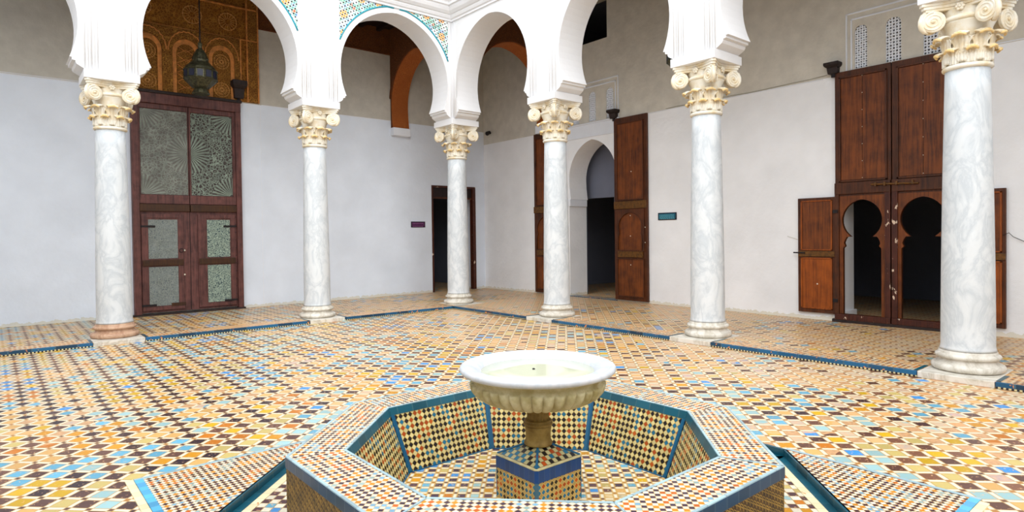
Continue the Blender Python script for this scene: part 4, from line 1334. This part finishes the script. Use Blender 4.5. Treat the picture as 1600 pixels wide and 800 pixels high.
# ------------------------------------------------------------------ carved stucco above the painted door
SO = FL.p(-4.47, 4.08, 0)
st = tag(thing('wall_carved_stucco', tuple(SO), 'ochre carved stucco panel of blind arches above the painted double door', 'wall panel'), kind='structure')
SF = Frame(FL.p(-4.47, 0, 0), FL.U, FL.V, FL.N)
MB(SF).box(-1.32, 1.32, 4.08, 6.12, 0, 0.02).build('stucco_ground', 'stucco', st, SO)
nich = [[(c-0.235, 4.09), (c+0.235, 4.09), (c+0.235, 4.86)] + [(c+0.235*cos(pi*i/12), 4.86+0.25*sin(pi*i/12)) for i in range(1, 12)] + [(c-0.235, 4.86)] for c in (-0.64, 0.0, 0.62)]
MB(SF).prism([(-1.0, 4.085), (0.96, 4.085), (0.96, 5.29), (-1.0, 5.29)], 0.02, 0.07, nich).build('arcaded_layer', 'stucco_fine', st, SO)
for c in (-0.64, 0.0, 0.62):
    o_ = [(c-0.235, 4.09), (c-0.235, 4.86)] + [(c-0.235*cos(pi*i/12), 4.86+0.25*sin(pi*i/12)) for i in range(1, 12)] + [(c+0.235, 4.86), (c+0.235, 4.09)]
    i_ = [(c-0.165, 4.09), (c-0.165, 4.84)] + [(c-0.165*cos(pi*i/12), 4.84+0.18*sin(pi*i/12)) for i in range(1, 12)] + [(c+0.165, 4.84), (c+0.165, 4.09)]
    MB(SF).prism(o_+i_[::-1], 0.02, 0.05).build('plain_arch_band', 'stucco_plain', st, SO, bevel=0.006)
    MB(SF).prism(i_, 0.02, 0.03).build('niche_screen', 'stucco_fine', st, SO)
    if abs(c) > 0.1:
        for zc in (4.80, 4.26):
            b = MB(SF)
            q = SF.p(c, zc, 0.035)
            for r, rr in ((0.135, 0.008), (0.085, 0.006), (0.03, 0.012)):
                b.tube([q+SF.U*r*cos(2*pi*i/28)+SF.V*r*sin(2*pi*i/28) for i in range(28)], rr, 6, True)
            for i in range(20):
                d = SF.U*cos(2*pi*i/20)+SF.V*sin(2*pi*i/20)
                b.tube([q+d*0.035, q+d*0.13], 0.004, 4)
            b.build('stucco_rosette', 'rosette_stucco', st, SO, smooth=True)
    else:
        b = MB(SF)
        for i in range(5):
            zz = 4.14+i*0.17
            for s in (-1, 1):
                b.tube([SF.p(c-s*0.15, zz, 0.036), SF.p(c, zz+0.09, 0.036), SF.p(c+s*0.15, zz, 0.036)], 0.006, 5)
                b.tube([SF.p(c-s*0.15, zz+0.15, 0.036), SF.p(c, zz+0.05, 0.036), SF.p(c+s*0.15, zz+0.15, 0.036)], 0.006, 5)
        b.build('knotwork_lattice', 'stucco_plain', st, SO)
    ap = [(c-0.30*cos(pi*i/24)*(1+0.03*(i % 2)), 4.86+0.37*sin(pi*i/24)*(1+0.05*(i % 2))) for i in range(25)]
    MB(SF).tube([SF.p(x, z, 0.075) for x, z in ap], 0.013, 6).build('scalloped_arch', 'stucco_plain', st, SO, smooth=True)
b = MB(SF).box(-1.32, 1.32, 5.29, 5.31, 0.02, 0.05).box(-1.32, 1.32, 5.90, 5.93, 0.02, 0.05).box(1.085, 1.11, 4.08, 6.12, 0.02, 0.06).box(1.295, 1.32, 4.08, 6.12, 0.02, 0.06)
b.box(0.955, 0.98, 4.08, 5.29, 0.02, 0.08).box(-1.11, -1.085, 4.08, 6.12, 0.02, 0.06).box(-1.32, -1.295, 4.08, 6.12, 0.02, 0.06)
b.build('border_moulding', 'stucco_plain', st, SO, bevel=0.004)
MB(SF).box(1.11, 1.295, 4.085, 5.93, 0.02, 0.04).build('border_band', 'stucco_fine', st, SO)
for c in (-0.72, 0.12, 0.75):
    b = MB(SF)
    q = SF.p(c, 5.60, 0.03)
    for s in (0, pi/8):
        b.tube([q+(SF.U*cos(s+pi*i/4)+SF.V*sin(s+pi*i/4))*0.17 for i in range(8)], 0.008, 5, True)
    for i in range(16):
        d = SF.U*cos(pi*i/8)+SF.V*sin(pi*i/8)
        b.tube([q+d*0.05, q+d*0.16], 0.006, 4)
    b.build('star_rosette', 'rosette_stucco', st, SO)

# ------------------------------------------------------------------ hanging lanterns
def make_lantern():
    r = thing('hanging_lantern', (0, 0, 0), 'x', 'lantern', 'bronze lanterns hanging in the galleries')
    prof = [(0.13, 3.87), (0.145, 3.88), (0.12, 3.93), (0.095, 3.965)]
    MB().lathe(prof, 12).build('foot', 'lantern_metal', r)
    body = MB().lathe([(0.095, 3.965), (0.15, 3.99), (0.235, 4.08), (0.262, 4.12), (0.262, 4.27), (0.245, 4.31), (0.20, 4.36), (0.13, 4.42), (0.125, 4.46)], 12).build('body', 'lantern_metal', r)
    pane = None
    for k in range(12):
        an = 2*pi*(k+0.5)/12
        if pane is None:
            b = MB(Frame((0.258, 0, 0), (0, 1, 0), (0, 0, 1), (1, 0, 0))).box(-0.042, 0.042, 4.14, 4.25, -0.01, 0.004)
            pane = b.build('glass_pane', 'glass_blue', body)
            o = pane
        else:
            o = pane.copy()
            COL.objects.link(o)
            o.parent = body
        o.rotation_euler = (0, 0, an)
    b = MB()
    for z in (4.12, 4.27):
        b.tube([Vector((0.266*cos(2*pi*i/24), 0.266*sin(2*pi*i/24), z)) for i in range(24)], 0.008, 5, True)
    for k in range(12):
        an = 2*pi*k/12
        b.tube([Vector((0.265*cos(an), 0.265*sin(an), 4.12)), Vector((0.265*cos(an), 0.265*sin(an), 4.27)), Vector((0.135*cos(an), 0.135*sin(an), 4.42))], 0.007, 5)
        b.tube([Vector((0.265*cos(an), 0.265*sin(an), 4.12)), Vector((0.12*cos(an), 0.12*sin(an), 3.97))], 0.006, 5)
    b.build('ribs', 'lantern_metal', body)
    MB().lathe([(0.125, 4.46), (0.135, 4.47), (0.122, 4.50), (0.10, 4.56), (0.06, 4.63), (0.03, 4.66), (0.035, 4.70), (0.036, 4.74), (0.015, 4.78)], 12).build('cap', 'lantern_metal', r)
    MB().tube([Vector((0, 0, 4.77)), Vector((0, 0, 6.16))], 0.011, 6).build('hanging_rod', 'iron', r)
    return r
lan = make_lantern()
lan.location = (-4.51, 1.2, 0)
lan['label'] = 'green-bronze lantern with blue panes hanging before the ochre stucco panel'
l2 = copy_tree(lan)
l2.location = (1.2, -4.62, 0)
l2['label'] = 'dark bronze lantern in the right gallery, almost hidden behind the arch pier'
for ch in l2.children:
    if ch.name.startswith('hanging_rod'):
        ch.scale = (1, 1, 1)
        ch.data = ch.data.copy()
        for v in ch.data.vertices:
            if v.co.z > 5:
                v.co.z = 6.72

# ------------------------------------------------------------------ small fittings
def bracket(fr, a, z0, z1, w, label, d=0.16):
    O = fr.p(a, z0, 0)
    r = thing('pivot_bracket', tuple(O), label, 'bracket', 'dark wooden pivot brackets over the door hinges')
    h = z1-z0
    b = MB(fr)
    for q0, q1, k0, k1 in ((0.0, 0.55, 0.62, 0.72), (0.55, 0.72, 0.72, 1.0), (0.72, 1.0, 1.0, 1.0)):
        vs = []
        for q, k in ((q0, k0), (q1, k1)):
            for c in (0.0, d*k):
                for s in (-1, 1):
                    vs.append(fr.p(a+s*w*k/2, z0+h*q, c))
        b.add(vs, [(0, 1, 3, 2), (4, 6, 7, 5), (0, 2, 6, 4), (1, 5, 7, 3), (0, 4, 5, 1), (2, 3, 7, 6)])
    b.build('bracket_block', 'black_wood', r, O, bevel=0.01)
    q = fr.p(a, z0, d*0.35)
    MB(fr).tube([q-fr.V*0.05, q+fr.V*0.03], 0.03, 10).build('pivot_pin', 'iron', r, O)
bracket(FL, -3.56, 4.12, 4.46, 0.27, 'dark cup-shaped wooden bracket above the right end of the painted door', 0.22)
bracket(FR, 2.05, 3.74, 3.92, 0.24, 'small dark bracket over the open leaf of the horseshoe doorway')
bracket(FR, 6.38, 3.76, 3.93, 0.22, 'dark bracket at the upper left corner of the big gate')

def spot():
    O = FR.p(-2.1, 4.0, 0)
    r = thing('wall_spotlight', tuple(O), 'small black spotlight high on the right wall beside the corner column capital', 'spotlight')
    MB(FR).tube([FR.p(-2.1, 4.0, 0), FR.p(-2.1, 4.0, 0.06)], 0.02, 8).build('arm', 'iron', r, O)
    MB(FR).tube([FR.p(-2.1, 4.02, 0.04), FR.p(-2.06, 3.97, 0.15)], [0.04, 0.055], 12).build('lamp_head', 'iron', r, O)
spot()

def plaque(fr, a0, a1, z0, z1, face, edge, text, label, cat, lines):
    O = fr.p((a0+a1)/2, z0, 0)
    r = thing('wall_plaque', tuple(O), label, 'plaque')
    MB(fr).box(a0, a1, z0, z1, 0.002, 0.016).build('plaque_board', edge, r, O, bevel=0.002)
    MB(fr).box(a0+0.02, a1-0.02, z0+0.02, z1-0.02, 0.016, 0.019).build('plaque_face', face, r, O)
    rnd = random.Random(3)
    for i in range(lines):
        z = z1-0.045-i*(z1-z0-0.07)/max(1, lines-1)
        b = MB(fr)
        x = a0+0.04
        while x < a1-0.06:
            w = rnd.uniform(0.015, 0.045)
            b.box(x, x+w, z-0.006, z+0.006, 0.019, 0.0205)
            x += w+0.01
        b.build('lettering', text, r, O)
plaque(FL, 0.33, 0.72, 1.59, 1.73, 'plaque_purple', 'plaque_black', 'pink_text', 'small purple and black plaque on the white wall left of the corner doorway', 'plaque', 2)
plaque(FR, 3.10, 3.52, 1.63, 1.77, 'plaque_teal', 'plaque_black', 'plaque_text', 'teal plaque on the white wall right of the horseshoe doorway', 'plaque', 4)

# loose cable under the seam on the right wall, wire hooks of the wickets
pts = [FR.p(3.3+i*0.27, 3.745+0.006*sin(i*1.7)+0.03*(i > 8)*(i-8)/3, 0.012) for i in range(12)]
tag(MB(FR).tube(pts, 0.004, 5).build('wall_cable', 'wire', None, pts[0], smooth=True), 'thin grey cable running along the right wall towards the big gate', 'cable')
pts = [FR.p(8.44, 1.30, 0.075), FR.p(8.50, 1.33, 0.05), FR.p(8.54, 1.28, 0.04), FR.p(8.72, 1.18, 0.02), FR.p(8.80, 1.14, 0.003)]
tag(MB(FR).tube(pts, 0.004, 5).build('wire_hook', 'iron', None, pts[-1], smooth=True), 'thin wire hook holding the right wicket leaf against the wall', 'hook', 'wire hooks that hold the wicket leaves')
pts = [FR.p(5.64, 1.31, 0.003), FR.p(5.65, 1.30, 0.02), FR.p(5.83, 1.25, 0.06)]
tag(MB(FR).tube(pts, 0.003, 5).build('wire_hook', 'wire', None, pts[0], smooth=True), 'thin wire hook holding the left wicket leaf against the wall', 'hook', 'wire hooks that hold the wicket leaves')
